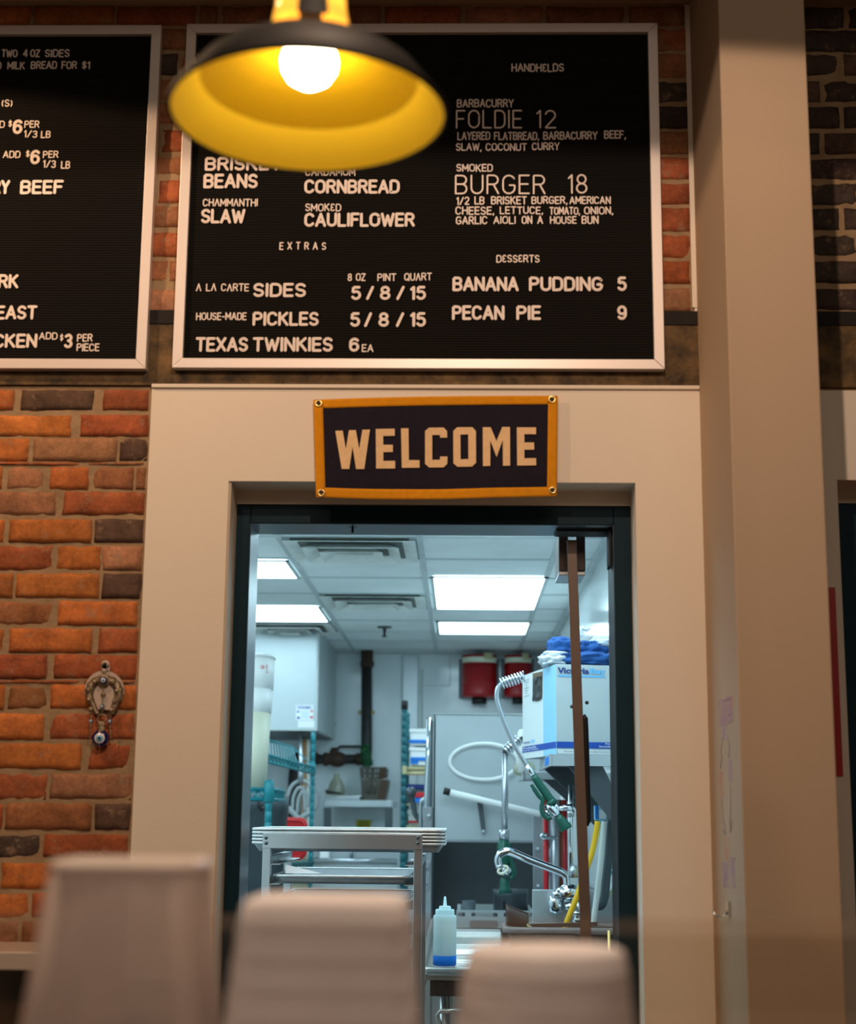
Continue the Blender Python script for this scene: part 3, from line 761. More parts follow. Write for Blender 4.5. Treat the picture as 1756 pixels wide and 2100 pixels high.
# welcome banner ------------------------------------------------------
bt = empty('banner', P(895, 915, -0.02), 'navy felt pennant with orange border and cream letters reading WELCOME above the doorway', 'banner')
def cloth(px, py, off=0.0):
    u = (px - 643) / 500.0; v = (py - 815) / 205.0
    sag = 5.0 * math.sin(math.pi * min(max(u, 0), 1)) * (v > 0.5) * (v - 0.5) * 2
    w = P(px, py + sag - (3.0 * math.sin(math.pi * u) * (1 - v) if v < 1 else 0), -0.020)
    rip = 0.0035 * math.sin(7.5 * u + 2.2 * v) * (0.3 + v) + 0.0025 * math.sin(17 * u - 5 * v) * max(0, v - .35)
    w.y += -0.004 - rip - off
    return w
def quadgrid(c, nx, ny, off, th=0.0012):
    def fn(u, v):
        a = [c[0][k] * (1 - u) + c[1][k] * u for k in (0, 1)]; b = [c[3][k] * (1 - u) + c[2][k] * u for k in (0, 1)]
        return cloth(a[0] * (1 - v) + b[0] * v, a[1] * (1 - v) + b[1] * v, off)
    return MB().grid(nx, ny, fn, (0, th, 0))
o = [(643, 821), (1144, 813), (1142, 1018), (649, 1021)]; i = [(663, 839), (1124, 831), (1122, 999), (668, 1001)]
part('field', quadgrid([(650, 828), (1138, 820), (1136, 1010), (656, 1013)], 48, 20, 0.0), 'navy_felt', bt)
for k in range(4):
    j = (k + 1) % 4
    part('border', quadgrid([o[k], o[j], i[j], i[k]], 40, 4, 0.0014), 'orange_felt', bt)
LET = {
 'W': [[(259, 310), (303, 309), (322, 420), (341, 307), (382, 307), (402, 419), (421, 305), (466, 304), (432, 533), (383, 534), (362, 405), (342, 534), (297, 534)]],
 'E1': [[(501, 301), (614, 299), (615, 341), (545, 342), (546, 394), (603, 394), (603, 435), (546, 436), (546, 486), (617, 485), (617, 528), (503, 530)]],
 'L': [[(652, 297), (697, 297), (699, 480), (763, 480), (763, 522), (657, 524)]],
 'C': [[(796, 313), (820, 293), (908, 292), (928, 313), (929, 351), (886, 352), (886, 336), (839, 336), (839, 478), (886, 478), (886, 460), (930, 460), (930, 500), (908, 521), (820, 521), (796, 500)]],
 'O': [[(1031, 290), (988, 290), (965, 312), (966, 498), (990, 519), (1031, 519), (1031, 476), (1009, 477), (1008, 333), (1031, 333)],
       [(1031, 290), (1080, 290), (1101, 312), (1102, 497), (1078, 519), (1031, 519), (1031, 476), (1056, 476), (1055, 332), (1031, 333)]],
 'M': [[(1142, 290), (1190, 290), (1224, 372), (1259, 288), (1305, 288), (1306, 515), (1263, 516), (1262, 365), (1225, 465), (1187, 368), (1187, 516), (1143, 517)]],
 'E2': [[(1346, 290), (1461, 289), (1461, 330), (1391, 330), (1391, 380), (1449, 380), (1450, 422), (1391, 423), (1391, 473), (1461, 472), (1462, 514), (1348, 515)]]}
for k, polys in LET.items():
    mb = MB()
    for pl in polys:
        bm = bmesh.new()
        vs = [bm.verts.new((600 + x * 0.3417, 780 + y * 0.3419, 0)) for x, y in pl]
        f = bm.faces.new(vs)
        g = bmesh.ops.extrude_face_region(bm, geom=[f])
        for e in g['geom']:
            if isinstance(e, bmesh.types.BMVert): e.co.z = 1.0
        bmesh.ops.triangulate(bm, faces=bm.faces[:])
        bm.verts.index_update()
        mb.add([cloth(v.co.x, v.co.y, 0.0012 + v.co.z * 0.0022) for v in bm.verts], [[v.index for v in f.verts] for f in bm.faces])
        bm.free()
    part('letter', mb, 'cream_felt', bt)
for px, py in ((654, 829), (1132, 821), (1133, 1006), (660, 1012)):
    c = cloth(px, py, 0.0024)
    part('grommet', MB().lathe([(0.0045, 0.002), (0.0050, -0.001), (0.0075, -0.0022), (0.0098, -0.001), (0.0102, 0.001)], c, 24, 'y'), 'brass', bt)
    g = part('grommet_hole', MB().lathe([(0.0001, -0.0002), (0.0047, -0.0002)], c, 20, 'y'), 'gasket', bt)

# evil eye ornament ---------------------------------------------------
orn = empty('hanging_ornament', P(213, 1440, -0.02), 'silver horseshoe charm with blue and white glass eye beads hanging on the brick wall', 'ornament')
YO = -0.020
def op(cx, cy): return (150 + cx / 10.0, 1340 + cy / 10.0)           # ornament sketch units to frame pixels
def oP(cx, cy, d=0.0):
    w = P(*op(cx, cy), YO); return Vector((w.x, YO - d, w.z))
outer = [oP(640 + 400 * math.cos(math.radians(a)), 760 - 410 * math.sin(math.radians(a))) for a in range(-40, 221, 10)]
card = [(640 + 405 * math.cos(math.radians(a)), 765 - 415 * math.sin(math.radians(a))) for a in range(-42, 223, 8)] 
card_out = [(880, 1200)] + card + [(320, 1200)]
def fillpoly(mb, pts, y0, y1):
    bm = bmesh.new(); vs = [bm.verts.new((*p, 0)) for p in pts]; f = bm.faces.new(vs)
    g = bmesh.ops.extrude_face_region(bm, geom=[f])
    for e in g['geom']:
        if isinstance(e, bmesh.types.BMVert): e.co.z = 1.0
    bmesh.ops.triangulate(bm, faces=bm.faces[:]); bm.verts.index_update()
    mb.add([oP(v.co.x, v.co.y, y0 + (y1 - y0) * v.co.z) for v in bm.verts], [[v.index for v in f.verts] for f in bm.faces]); bm.free()
m = MB(); pts = [(720, 1160), (880, 1050)] + [(640 + 405 * math.cos(math.radians(a)), 765 - 415 * math.sin(math.radians(a))) for a in range(-30, 211, 8)] + [(350, 1050), (480, 1140)]
fillpoly(m, pts, -0.006, 0.0)
m.lathe([(0.0001, 0), (0.0105, 0), (0.0105, 0.004), (0.0001, 0.004)], oP(665, 230, 0.002), 20, 'y'); m.pbox(208, 1365, 225, 1376, YO - 0.002, 0.004)
part('backing_card', m, 'card_back', orn)
m = MB()
nn = 40; vs = []
for kk in range(nn + 1):
    a = math.radians(-62 + (304) * kk / nn); ro, ri = 1.0, 0.62
    wob = 1 + 0.03 * math.sin(kk * 2.1)
    x1, y1 = 640 + 395 * math.cos(a) * wob, 800 - 360 * math.sin(a) * wob
    x0, y0 = 632 + 215 * math.cos(a), 850 - 235 * math.sin(a)
    if kk < 7 or kk > nn - 7:
        t = (7 - kk) / 7 if kk < 7 else (kk - (nn - 7)) / 7
        side = 1 if kk < 7 else -1
        x1 += (640 + side * 215 - x1) * t; y1 += (1245 - y1) * t
        x0 += (640 + side * 80 - x0) * t * 0.9; y0 += (1235 - y0) * t
    xm, ym = (x0 + x1) / 2, (y0 + y1) / 2
    vs += [oP(x1, y1, 0.001), oP(xm, ym, 0.006), oP(x0, y0, 0.001), oP(xm, ym, -0.001)]
fs = []
for kk in range(nn):
    for q in range(4): fs.append((kk * 4 + q, kk * 4 + (q + 1) % 4, (kk + 1) * 4 + (q + 1) % 4, (kk + 1) * 4 + q))
m.add(vs, fs, True)
m.lathe([(0.0001, -0.004), (0.0155, -0.003), (0.0165, 0.002)], oP(640, 560, 0.004), 24, 'y')
for cx, cy in ((455, 590), (835, 590), (325, 750), (912, 770), (335, 950), (860, 980), (375, 1150), (790, 1170)):
    m.ball(oP(cx, cy, 0.006), 0.0062, 12, 8)
m.tube([oP(645 + 60 * math.cos(t), 300 - 100 * math.sin(t), 0.004) for t in [i * math.pi / 8 for i in range(16)]], 0.0013, 6, True)
horse = part('horseshoe', m, 'silver_antique', orn)
def eye(cx, cy, r, d, name='eye_bead'):
    c = oP(cx, cy, d)
    b = part(name, MB().lathe([(0.0001, -0.35 * r), (0.55 * r, -0.3 * r), (0.9 * r, -0.1 * r), (r, 0.1 * r), (0.8 * r, 0.3 * r), (0.0001, 0.35 * r)], c, 28, 'y'), 'cobalt', orn)
    for rr, mm, dd in ((0.62, 'glass_white', .36), (0.45, 'glass_sky', .38), (0.18, 'glass_black', .40)):
        part('iris', MB().lathe([(0.0001, -dd * r - 0.0002), (rr * r * 0.9, -dd * r + 0.02 * r), (rr * r, -0.22 * r)], c, 24, 'y'), mm, b)
    return b
eye(640, 560, 0.0098, 0.010); eye(608, 1095, 0.0058, 0.008); eye(375, 1390, 0.0060, 0.006); eye(762, 1398, 0.0060, 0.006)
eye(570, 1745, 0.0212, 0.008, 'eye_pendant')
m = MB()
for x0, y0, x1, y1 in ((625, 700, 612, 1050), (608, 1140, 600, 1240), (378, 1240, 375, 1340), (370, 1440, 350, 1720), (790, 1240, 765, 1345), (765, 1450, 780, 1720)):
    n = max(2, int(math.hypot(x1 - x0, y1 - y0) / 38))
    for q in range(n + 1):
        c = oP(x0 + (x1 - x0) * q / n, y0 + (y1 - y0) * q / n, 0.005)
        m.lathe([(0.0011, -0.0008), (0.0024, -0.0008), (0.0024, 0.0008), (0.0011, 0.0008)], c, 10, 'y' if q % 2 else 'x', True)
m.tube([oP(600 + 95 * math.cos(t), 1340 - 85 * math.sin(t), 0.005) for t in [i * math.pi / 10 for i in range(20)]], 0.0016, 6, True)
m.lathe([(0.0001, -0.002), (0.004, -0.002), (0.0062, 0.002)], oP(622, 840, 0.006), 12, 'y')
part('chain', m, 'silver_antique', orn)
m = MB(); m.grid(4, 8, lambda u, v: oP(535 + 130 * u - (10 if v > .9 else 0), 1400 + 210 * v, 0.013 - 0.004 * abs(u - .5)), (0, 0.002, 0)); part('pendant_clasp', m, 'silver_antique', orn)
m = MB(); m.ball(oP(665, 225, 0.004), 0.0045, 12, 8); part('nail', m, 'gasket', orn)

# sign right of the pillar -------------------------------------------
sg = empty('wall_sign', P(1712, 1400, -0.015), 'tall red sign on the wall between the pillar and the right doorway', 'sign')
sx0 = 0.80; sx1 = (P(1713, 1207, -0.013).x + P(1729, 1590, -0.013).x) / 2; sz0, sz1 = P(1715, 1592, -0.013).z, P(1715, 1205, -0.013).z
part('plate', MB().box((sx0, -0.016, sz0), (sx1, -0.0125, sz1)), 'red_paint', sg)
part('white_panel', MB().box((sx0 + 0.012, -0.0172, sz1 - 0.115), (sx1 - 0.028, -0.016, sz1 - 0.02)), 'paper', sg)
m = MB(); m.prism([(-.036, 0), (.036, 0), (0, -.05)], lambda u, v, d: Vector(((sx0 + sx1) / 2 - 0.002 + u, -0.016 - d, sz0 + 0.105 + v)), 0, 0.001); part('arrow', m, 'paper', sg)

# doodles on the side of the pillar ----------------------------------
def side(px, py):
    return PX(px, py, PILX0 - 0.0005)
dood = []
def doodle(text, Y0, Y1, zt, zb, ink, name='marker_writing'):
    mb = MB(); h = zt - zb; W = abs(Y1 - Y0) / h
    stroke_text(mb, text, lambda u, v, d: Vector((PILX0 - d, Y0 + (Y1 - Y0) * u / W, zb + v * h)), 0, W, 0.06, 0, 0.0005)
    part(name, mb, ink, pil)
def yz(px, py): w = side(px, py); return w.y, w.z
def dline(pts, ink='ink_dark', r=0.0008):
    part('marker_line', MB().tube([side(*p) for p in pts], r, 6), ink, pil)
y1_, zt_ = yz(1474, 1450); y2_, _ = yz(1502, 1440)
doodle('STARTING', y1_, y2_, zt_ + 0.015, zt_ - 0.045, 'ink_purple')
dline([(1487, 1437), (1502, 1428), (1502, 1462), (1490, 1466)], 'ink_red')
ya, za = yz(1481, 1490); yb_, _ = yz(1492, 1490); doodle('OK?', ya, yb_, za + .02, za - .03, 'ink_purple')
dline([(1482, 1512), (1479, 1545), (1481, 1552), (1478, 1576)]); dline([(1493, 1506), (1497, 1535), (1494, 1552), (1498, 1553)])
ya, za = yz(1475, 1600); yb_, _ = yz(1484, 1600); doodle('YES', ya, yb_, za + .02, za - .04, 'ink_red')
ya, za = yz(1495, 1582); yb_, _ = yz(1502, 1582); doodle('NO', ya, yb_, za + .025, za - .025, 'ink_purple')
dline([(1481, 1638), (1484, 1685), (1488, 1692), (1488, 1712), (1482, 1700)]); dline([(1499, 1610), (1499, 1675), (1497, 1678), (1499, 1708), (1502, 1680)])
ya, za = yz(1487, 1740); yb_, _ = yz(1497, 1740); doodle('GET', ya, yb_, za + .025, za - .025, 'ink_red')
ya, za = yz(1482, 1790); yb_, _ = yz(1494, 1790); doodle('SOME', ya, yb_, za + .025, za - .03, 'ink_purple')
ya, za = yz(1498, 1785); yb_, _ = yz(1508, 1785); doodle('PIE', ya, yb_, za + .03, za - .035, 'ink_purple')
hk = [side(1496, 1848), side(1497, 1880)]
m = MB(); m.bar(hk[0] + Vector((-.003, 0, 0)), hk[1] + Vector((-.003, 0, 0)), 0.022, 0.005, up=(1, 0, 0))
m.tube([hk[1] + Vector((-.004, 0, .012)), hk[1] + Vector((-.012, 0, 0)), hk[1] + Vector((-.028, 0, 0)), hk[1] + Vector((-.038, 0, .012))], 0.0025, 8)
solo('wall_hook', m, 'chrome', 'small steel hook stuck low on the side of the pillar', 'hook')

# pendant lamp --------------------------------------------------------
LD = 1.93
rimc = CAM + ray(632, 236) * (LD / 1.0)
LC = Vector((rimc.x, rimc.y, rimc.z))
lamp = empty('pendant_lamp', LC, 'black pendant lamp with yellow enamel inside and glowing globe bulb, hanging in front of boards', 'lamp')
Rr = 0.1745
flare = [(Rr, 0.0), (Rr - 0.002, 0.002), (0.141, 0.044), (0.139, 0.046)]
dome = [(0.139, 0.046), (0.128, 0.056), (0.10, 0.074), (0.06, 0.092), (0.030, 0.106)]
outerp = [(Rr + 0.002, -0.001), (Rr + 0.0035, 0.004), (0.1425, 0.050), (0.130, 0.060), (0.10, 0.079), (0.06, 0.097), (0.028, 0.111)]
part('shade', MB().lathe(outerp + [(0.026, 0.114), (0.0001, 0.115)], LC, 64), 'black_enamel', lamp)
part('flare_lining', MB().lathe(flare, LC, 64), 'yellow_enamel', lamp)
part('dome_lining', MB().lathe(dome + [(0.0001, 0.107)], LC, 64), 'gold_enamel', lamp)
part('rim', MB().lathe([(Rr - 0.001, -0.0015), (Rr + 0.003, -0.0015), (Rr + 0.003, 0.003), (Rr - 0.001, 0.003)], LC, 64, 'z', True), 'black_enamel', lamp)
part('neck', MB().lathe([(0.026, 0.108), (0.017, 0.118), (0.015, 0.135), (0.015, 0.26), (0.0001, 0.26)], LC, 32), 'black_enamel', lamp)
cprof = [(0.0485, 0.122), (0.044, 0.145), (0.041, 0.19), (0.0405, 0.25)]
part('collar', MB().lathe(cprof + [(r + .0015, z) for r, z in cprof[::-1]], LC, 48, 'z', True), 'amber_glass', lamp, label='glowing amber glass collar')
for a in (0, 90, 180, 270):                                          # four wide black straps hold the collar
    m = MB(); vs = []
    fwd = math.degrees(math.atan2(CAM.y - LC.y, CAM.x - LC.x)) + 3
    for r, z in cprof:
        for q in range(7):
            an = math.radians(fwd + a + (q - 3) * (7.6 if a == 0 else 4.0)); vs.append(LC + Vector(((r + .003) * math.cos(an), (r + .003) * math.sin(an), z - (0.008 if z < .13 else 0))))
    m.add(vs, [(i * 7 + q, i * 7 + q + 1, (i + 1) * 7 + q + 1, (i + 1) * 7 + q) for i in range(3) for q in range(6)], True)
    part('strap', m, 'black_enamel', lamp)
part('socket', MB().lathe([(0.0001, 0.098), (0.020, 0.098), (0.020, 0.104), (0.0001, 0.104)], LC, 24), 'black_enamel', lamp)
part('bulb', MB().lathe([(0.0001, 0.038), (0.014, 0.0405), (0.027, 0.049), (0.0345, 0.062), (0.036, 0.074), (0.033, 0.087), (0.026, 0.096), (0.020, 0.101)], LC, 40), 'bulb_glass', lamp)
part('cord', MB().tube([LC + Vector((0, 0, .25)), LC + Vector((0, 0, 1.5))], 0.005, 8), 'black_enamel', lamp)

# counter ledge, containers and glass guard in the foreground --------
CZ = 1.16
m = MB(); m.box((-1.4, -2.75, CZ - 0.05), (1.4, -2.12, CZ)); ct = solo('service_counter', m, 'counter_wood', 'narrow wooden counter ledge under the takeaway containers and glass guard', 'counter', bevel=0.004)
m = MB(); m.box((-1.35, -2.70, 0.0), (1.35, -2.17, CZ - 0.05)); part('cabinet_base', m, 'counter_wood', ct)

def rrect(cx, cy, hx, hy, r, n=6):
    pts = []
    for sx, sy, a0 in ((1, 1, 0), (-1, 1, 90), (-1, -1, 180), (1, -1, 270)):
        for k in range(n + 1):
            a = math.radians(a0 + 90 * k / n)
            pts.append((cx + sx * (hx - r) + r * math.cos(a), cy + sy * (hy - r) + r * math.sin(a)))
    return pts
def loft(mb, rings, cap0=False, cap1=True):
    """rings: list of (points2d, z)"""
    n = len(rings[0][0]); vs = []; fs = []
    for pts, z in rings: vs += [(x, y, z) for x, y in pts]
    for i in range(len(rings) - 1):
        for k in range(n): fs.append((i * n + k, i * n + (k + 1) % n, (i + 1) * n + (k + 1) % n, (i + 1) * n + k))
    if cap0: fs.append(tuple(range(n))[::-1])
    if cap1: fs.append(tuple(range((len(rings) - 1) * n, len(rings) * n)))
    return mb.add(vs, fs, True)
YF = -2.50
def span(px0, px1, py, Y): return P(px0, py, Y).x, P(px1, py, Y).x, P((px0 + px1) / 2, py, Y).z
# left: one big frosted tub standing upside down
xa, xb, zt = span(78, 386, 1772, YF); xa2, xb2, zb2 = span(22, 398, 2105, YF)
cxl = (xa + xb) / 2; cxl2 = (xa2 + xb2) / 2
slope = ((xb2 - xa2) - (xb - xa)) / 2 / (zt - zb2)
def tubring(z, grow=0.0, r=0.02):
    h = (xb - xa) / 2 + slope * (zt - z) + grow
    return (rrect(cxl + (cxl2 - cxl) * (zt - z) / (zt - zb2), YF + 0.075, h, h * 0.95, r), z)
tub = empty('storage_tub', (cxl, YF + 0.075, CZ), 'frosted plastic tub standing upside down on the counter, left of the container stacks', 'tub')
m = MB(); loft(m, [tubring(CZ + 0.012), tubring(zt - 0.012), tubring(zt - 0.004, -0.002), tubring(zt, -0.006)]); part('body', m, 'frosted_tub', tub)
m = MB()
m.tube([Vector((x, y, zt - .004)) for x, y in tubring(zt, -0.004)[0]], .006, 8, True)
for sx in (-1, 1):
    for sy in (-1, 1):
        hh0 = (xb - xa) / 2 - .012; hh1 = (xb - xa) / 2 + slope * (zt - CZ) - .012
        m.tube([(cxl + sx * hh0, YF + .075 + sy * hh0 * .95, zt - .006), (cxl + (cxl2 - cxl) * (zt - CZ) / (zt - zb2) + sx * hh1, YF + .075 + sy * hh1 * .95, CZ + .006)], .0075, 8)
part('thick_edge', m, 'frosted', tub)
m = MB(); loft(m, [tubring(CZ, .008), tubring(CZ + .012, .008), tubring(CZ + .012, 0)], False, False); part('rim', m, 'frosted', tub)
m = MB(); m.lathe([(0.05, CZ), (0.052, CZ + 0.03), (0.046, CZ + 0.062), (0.025, CZ + 0.085), (0.0001, CZ + 0.092)], (cxl2 + 0.01, YF + 0.075, 0), 32)
solo('bowl', m, 'black_plastic', 'dark round bowl turned over inside the frosted tub', 'bowl')

# middle and right: nested stacks of takeaway containers, upside down
def container_stack(px0, px1, pyt, pxb0, pxb1, n, pitch, rad, labels, group, Y, rnd):
    xa, xb, zt = span(px0, px1, pyt, Y); xc, xd, zb = span(pxb0, pxb1, 2100, Y)
    h0 = (xb - xa) / 2; h1 = (xd - xc) / 2; cx0 = (xa + xb) / 2; cx1 = (xc + xd) / 2
    total = zt - zb
    for k in range(n):
        top = zt - k * pitch
        t = (zt - top) / total
        cx = cx0 + (cx1 - cx0) * t; h = h0 + (h1 - h0) * t
        r = empty('takeaway_container', (cx, Y + h, top - pitch), labels[min(k, len(labels) - 1)] if not isinstance(labels, str) else labels, 'takeaway container', group)
        m = MB()
        rr = lambda g: rrect(cx, Y + h * 0.95, h + g, (h + g) * 0.95, min(rad, (h + g) * .94))
        first = (k == 0)
        lo = pitch + 0.001
        if first:
            loft(m, [(rr(0.0), top - lo + .004), (rr(-0.002), top - .006), (rr(-0.004), top - .002), (rr(-0.009), top), (rr(-0.020), top), (rr(-0.024), top - .003), (rr(-0.05), top - .003)])
        else:
            loft(m, [(rr(0.0001), top - lo + .004), (rr(-0.0005), top - .003), (rr(-0.0008), top)], False, False)
        part('body', m, 'takeaway_card', r)
        m = MB(); loft(m, [(rr(0.0003), top - lo), (rr(0.0005), top - lo + 0.002), (rr(0.0006), top - lo + .004), (rr(0.0004), top - lo + .007), (rr(-0.0003), top - lo + .010)], False, False); part('lip', m, 'takeaway_card', r)
mid_labels = ['cream container on top of the rectangular stack, in front of the pan rack'] + ['cream container %s in the rectangular stack before the pan rack' % w for w in ('second from top', 'third from top', 'fourth from top', 'fifth from top', 'sixth from top', 'seventh from top', 'eighth from top')]
rgt_labels = ['cream container on top of the rounded stack, in front of the dish table'] + ['cream container %s in the rounded stack before the dish table' % w for w in ('second from top', 'third from top', 'fourth from top', 'fifth from top', 'sixth from top', 'seventh from top')]
container_stack(484, 836, 1846, 446, 852, 8, 0.0235, 0.022, mid_labels, 'rectangular takeaway containers in the middle stack', -2.49, False)
container_stack(955, 1306, 1956, 930, 1320, 6, 0.0240, 0.060, rgt_labels, 'rounded takeaway containers in the right stack', -2.51, True)

gz = P(878, 1880, -2.17).z; gz2 = P(878, 1912, -2.17).z
gg = empty('glass_guard', (0, -2.17, CZ), 'clear glass guard along the back of the counter, behind the containers', 'glass guard')
part('pane', MB().box((-1.3, -2.174, CZ), (1.3, -2.166, gz2)), 'glass_pane', gg)
part('reflection_band', MB().box((-1.3, -2.175, gz2), (1.3, -2.165, gz)), 'glass_reflection', gg)  # strip standing in for a reflection band across the pane

# shelf on the brick wall at lower left
a = P(0, 1951, -0.25); b = P(52, 1991, -0.25)
sh = empty('wall_shelf', (-1.2, -0.1, b.z), 'stainless shelf on the brick wall, beyond the frosted tub', 'shelf')
part('shelf_top', MB().box((-1.75, -0.25, b.z), (-0.93, -0.004, a.z)), 'alu_frame', sh, 0.004)
for xx in (-1.5, -1.05):
    part('bracket', MB().hexa([(xx, -.23, b.z - .02), (xx + .02, -.23, b.z - .02), (xx + .02, -.01, b.z - .2), (xx, -.01, b.z - .2), (xx, -.23, b.z), (xx + .02, -.23, b.z), (xx + .02, -.01, b.z), (xx, -.01, b.z)]), 'steel_dark', sh)

# ================================================================ KITCHEN: shell
m = MB(); m.box((KXL, KYB, 0), (KXR + 0.1, KYB + 0.1, KZ + 0.3)); wk = struct('wall_kitchen', m, 'kitchen_wall')
m = MB(); m.box((KXR, KY0, 0), (KXR + 0.1, KYB, KZ + 0.3)); wr = struct('wall_kitchen_right', m, 'kitchen_wall')
m = MB(); m.box((KXL - 0.1, KY0, 0), (KXL, KYB, KZ + 0.3)); struct('wall_kitchen_left', m, 'kitchen_wall')
m = MB(); m.box((KXL, KY0, 0), (OPL - 0.2, KY0 + 0.02, KZ)); m.box((OPR + 0.1, KY0, 0), (KXR, KY0 + 0.02, KZ)); m.box((OPL - .2, KY0, 2.3), (OPR + .1, KY0 + .02, KZ)); struct('wall_kitchen_front', m, 'kitchen_wall')
m = MB(); m.box((KXL, KY0, -0.04), (KXR, KYB, 0.001)); struct('floor_kitchen', m, 'kitchen_floor')
m = MB(); m.box((KXL, KY0, KZ), (KXR, KYB, KZ + 0.1)); kc = struct('ceiling', m, 'ceiling_tile')
m = MB()
gx = [-0.812 + 0.625 * k for k in range(-3, 3)]; gy = [0.45 + 0.604 * k for k in range(13)]
for x in gx: m.box((x - 0.014, KY0, KZ - 0.006), (x + 0.014, KYB, KZ))
for y in gy: m.box((KXL, y - 0.012, KZ - 0.005), (KXR, y + 0.012, KZ))
m.box((KXR - 0.03, KY0, KZ - 0.02), (KXR, KYB, KZ)); m.box((KXL, KYB - 0.03, KZ - 0.02), (KXR, KYB, KZ))
part('grid', m, 'tbar', kc)
m = MB()                                                             # wall panel seams and the pale corner strips
for px in (822, 856): m.pbox(px, 1337, px + 3, 1700, KYB - 0.008, 0.008)
m.pbox(863, 1372, 868, 1500, KYB - 0.006, 0.006); m.pbox(682, 1340, 684, 1490, KYB - 0.006, .006)
part('panel_joint', m, 'tbar', wk)
m = MB(); m.pbox(826, 1338, 855, 1700, KYB - 0.004, 0.004); part('corner_panel', m, 'steel', wk)
m = MB(); m.pbox(868, 1405, 924, 1407, KYB - 0.003, .003); m.pbox(922, 1340, 924, 1406, KYB - .003, .003); part('access_panel', m, 'tbar', wk)
# baseline crown strip

def troffer(x0, x1, y0, y1, label):
    t = empty('ceiling_light', ((x0 + x1) / 2, (y0 + y1) / 2, KZ - 0.012), label, 'ceiling light', 'flat kitchen ceiling lights')
    part('diffuser', MB().box((x0 + .016, y0 + .016, KZ - 0.011), (x1 - .016, y1 - .016, KZ - 0.007)), 'troffer', t)
    m = MB()
    for a, b in (((x0, y0), (x1, y0 + .018)), ((x0, y1 - .018), (x1, y1)), ((x0, y0), (x0 + .018, y1)), ((x1 - .018, y0), (x1, y1))):
        m.box((a[0], a[1], KZ - 0.013), (b[0], b[1], KZ - 0.006))
    part('trim_frame', m, 'tbar', t)
troffer(-0.160, 0.448, 3.985, 5.26, 'long glowing ceiling panel on the right, nearest the doorway')
troffer(-0.160, 0.450, 5.88, 6.56, 'glowing ceiling panel on the right, further back over the dishwasher')
troffer(-1.98, -0.835, 3.50, 4.07, 'glowing ceiling panel at upper left, nearest the doorway')
troffer(-1.98, -0.835, 5.21, 5.93, 'glowing ceiling panel at left, further back before the hood box')
troffer(-0.160, 0.45, 1.60, 2.75, 'added ceiling panel over the front of the dish table, hidden by the door head')  # unseen panel, added to brighten the box, table and cart
troffer(-1.98, -0.835, 0.55, 1.16, 'added ceiling panel just inside the doorway at left, hidden by the door head')  # unseen panel, placed to throw cool light on the pillar's side
troffer(-1.98, -0.835, 1.70, 2.32, 'second ceiling panel in from the doorway at left, hidden by the door head')
troffer(-2.75, -2.10, 1.50, 2.75, 'added ceiling panel at the left front of the kitchen, out of view past the jamb')  # unseen panel, added to send light through the doorway onto the pillar
troffer(-0.790, 0.42, 0.75, 1.35, 'ceiling panel just inside the doorway, hidden by the door head')

def vent(x0, x1, y0, y1, label):
    t = empty('ceiling_vent', ((x0 + x1) / 2, (y0 + y1) / 2, KZ - 0.03), label, 'air vent', 'square air diffusers')
    cx, cy = (x0 + x1) / 2, (y0 + y1) / 2; hx, hy = (x1 - x0) / 2, (y1 - y0) / 2
    part('backing', MB().box((x0 + .03, y0 + .03, KZ - .010), (x1 - .03, y1 - .03, KZ - 0.001)), 'vent_dark', t)
    for s0, s1, z0, z1 in ((.80, 1.0, KZ - .012, KZ - .022), (.55, .74, KZ - .012, KZ - .040), (.30, .48, KZ - .014, KZ - .048)):
        m = MB(); vs = []
        for s, z in ((s0, z0), (s1, z1)):
            for sx, sy in ((-1, -1), (1, -1), (1, 1), (-1, 1)): vs.append((cx + sx * hx * s, cy + sy * hy * s, z))
        for s, z in ((s0, z0 + .003), (s1 , z1 + .003)):
            for sx, sy in ((-1, -1), (1, -1), (1, 1), (-1, 1)): vs.append((cx + sx * hx * s, cy + sy * hy * s, z))
        fs = []
        for k in range(4):
            j = (k + 1) % 4
            fs += [(k, j, 4 + j, 4 + k), (8 + k, 12 + k, 12 + j, 8 + j), (4 + k, 4 + j, 12 + j, 12 + k), (k, 8 + k, 8 + j, j)]
        m.add(vs, fs); part('louvre', m, 'vent', t)
    part('centre_plate', MB().box((cx - hx * .22, cy - hy * .22, KZ - .054), (cx + hx * .22, cy + hy * .22, KZ - .05)), 'vent', t)
vent(-0.795, -0.205, 2.88, 3.46, 'square ceiling vent nearest the doorway, right under the door head')
vent(-0.795, -0.205, 4.67, 5.24, 'square ceiling vent further back, between the glowing panels')
vent(-1.42, -0.84, 5.98, 6.55, 'dim square ceiling vent over the hood box at left')
sk = empty('sprinkler', PZ(789, 1288, KZ), 'small sprinkler head hanging from the kitchen ceiling', 'sprinkler')
c = PZ(789, 1285, KZ)
part('escutcheon', MB().lathe([(0.0001, -.012), (.045, -.010), (.05, 0)], c, 20), 'steel_dark', sk)
part('head', MB().lathe([(0.0001, -.07), (.022, -.068), (.008, -.055), (.012, -.02), (.012, 0)], c, 12), 'pipe_dark', sk)

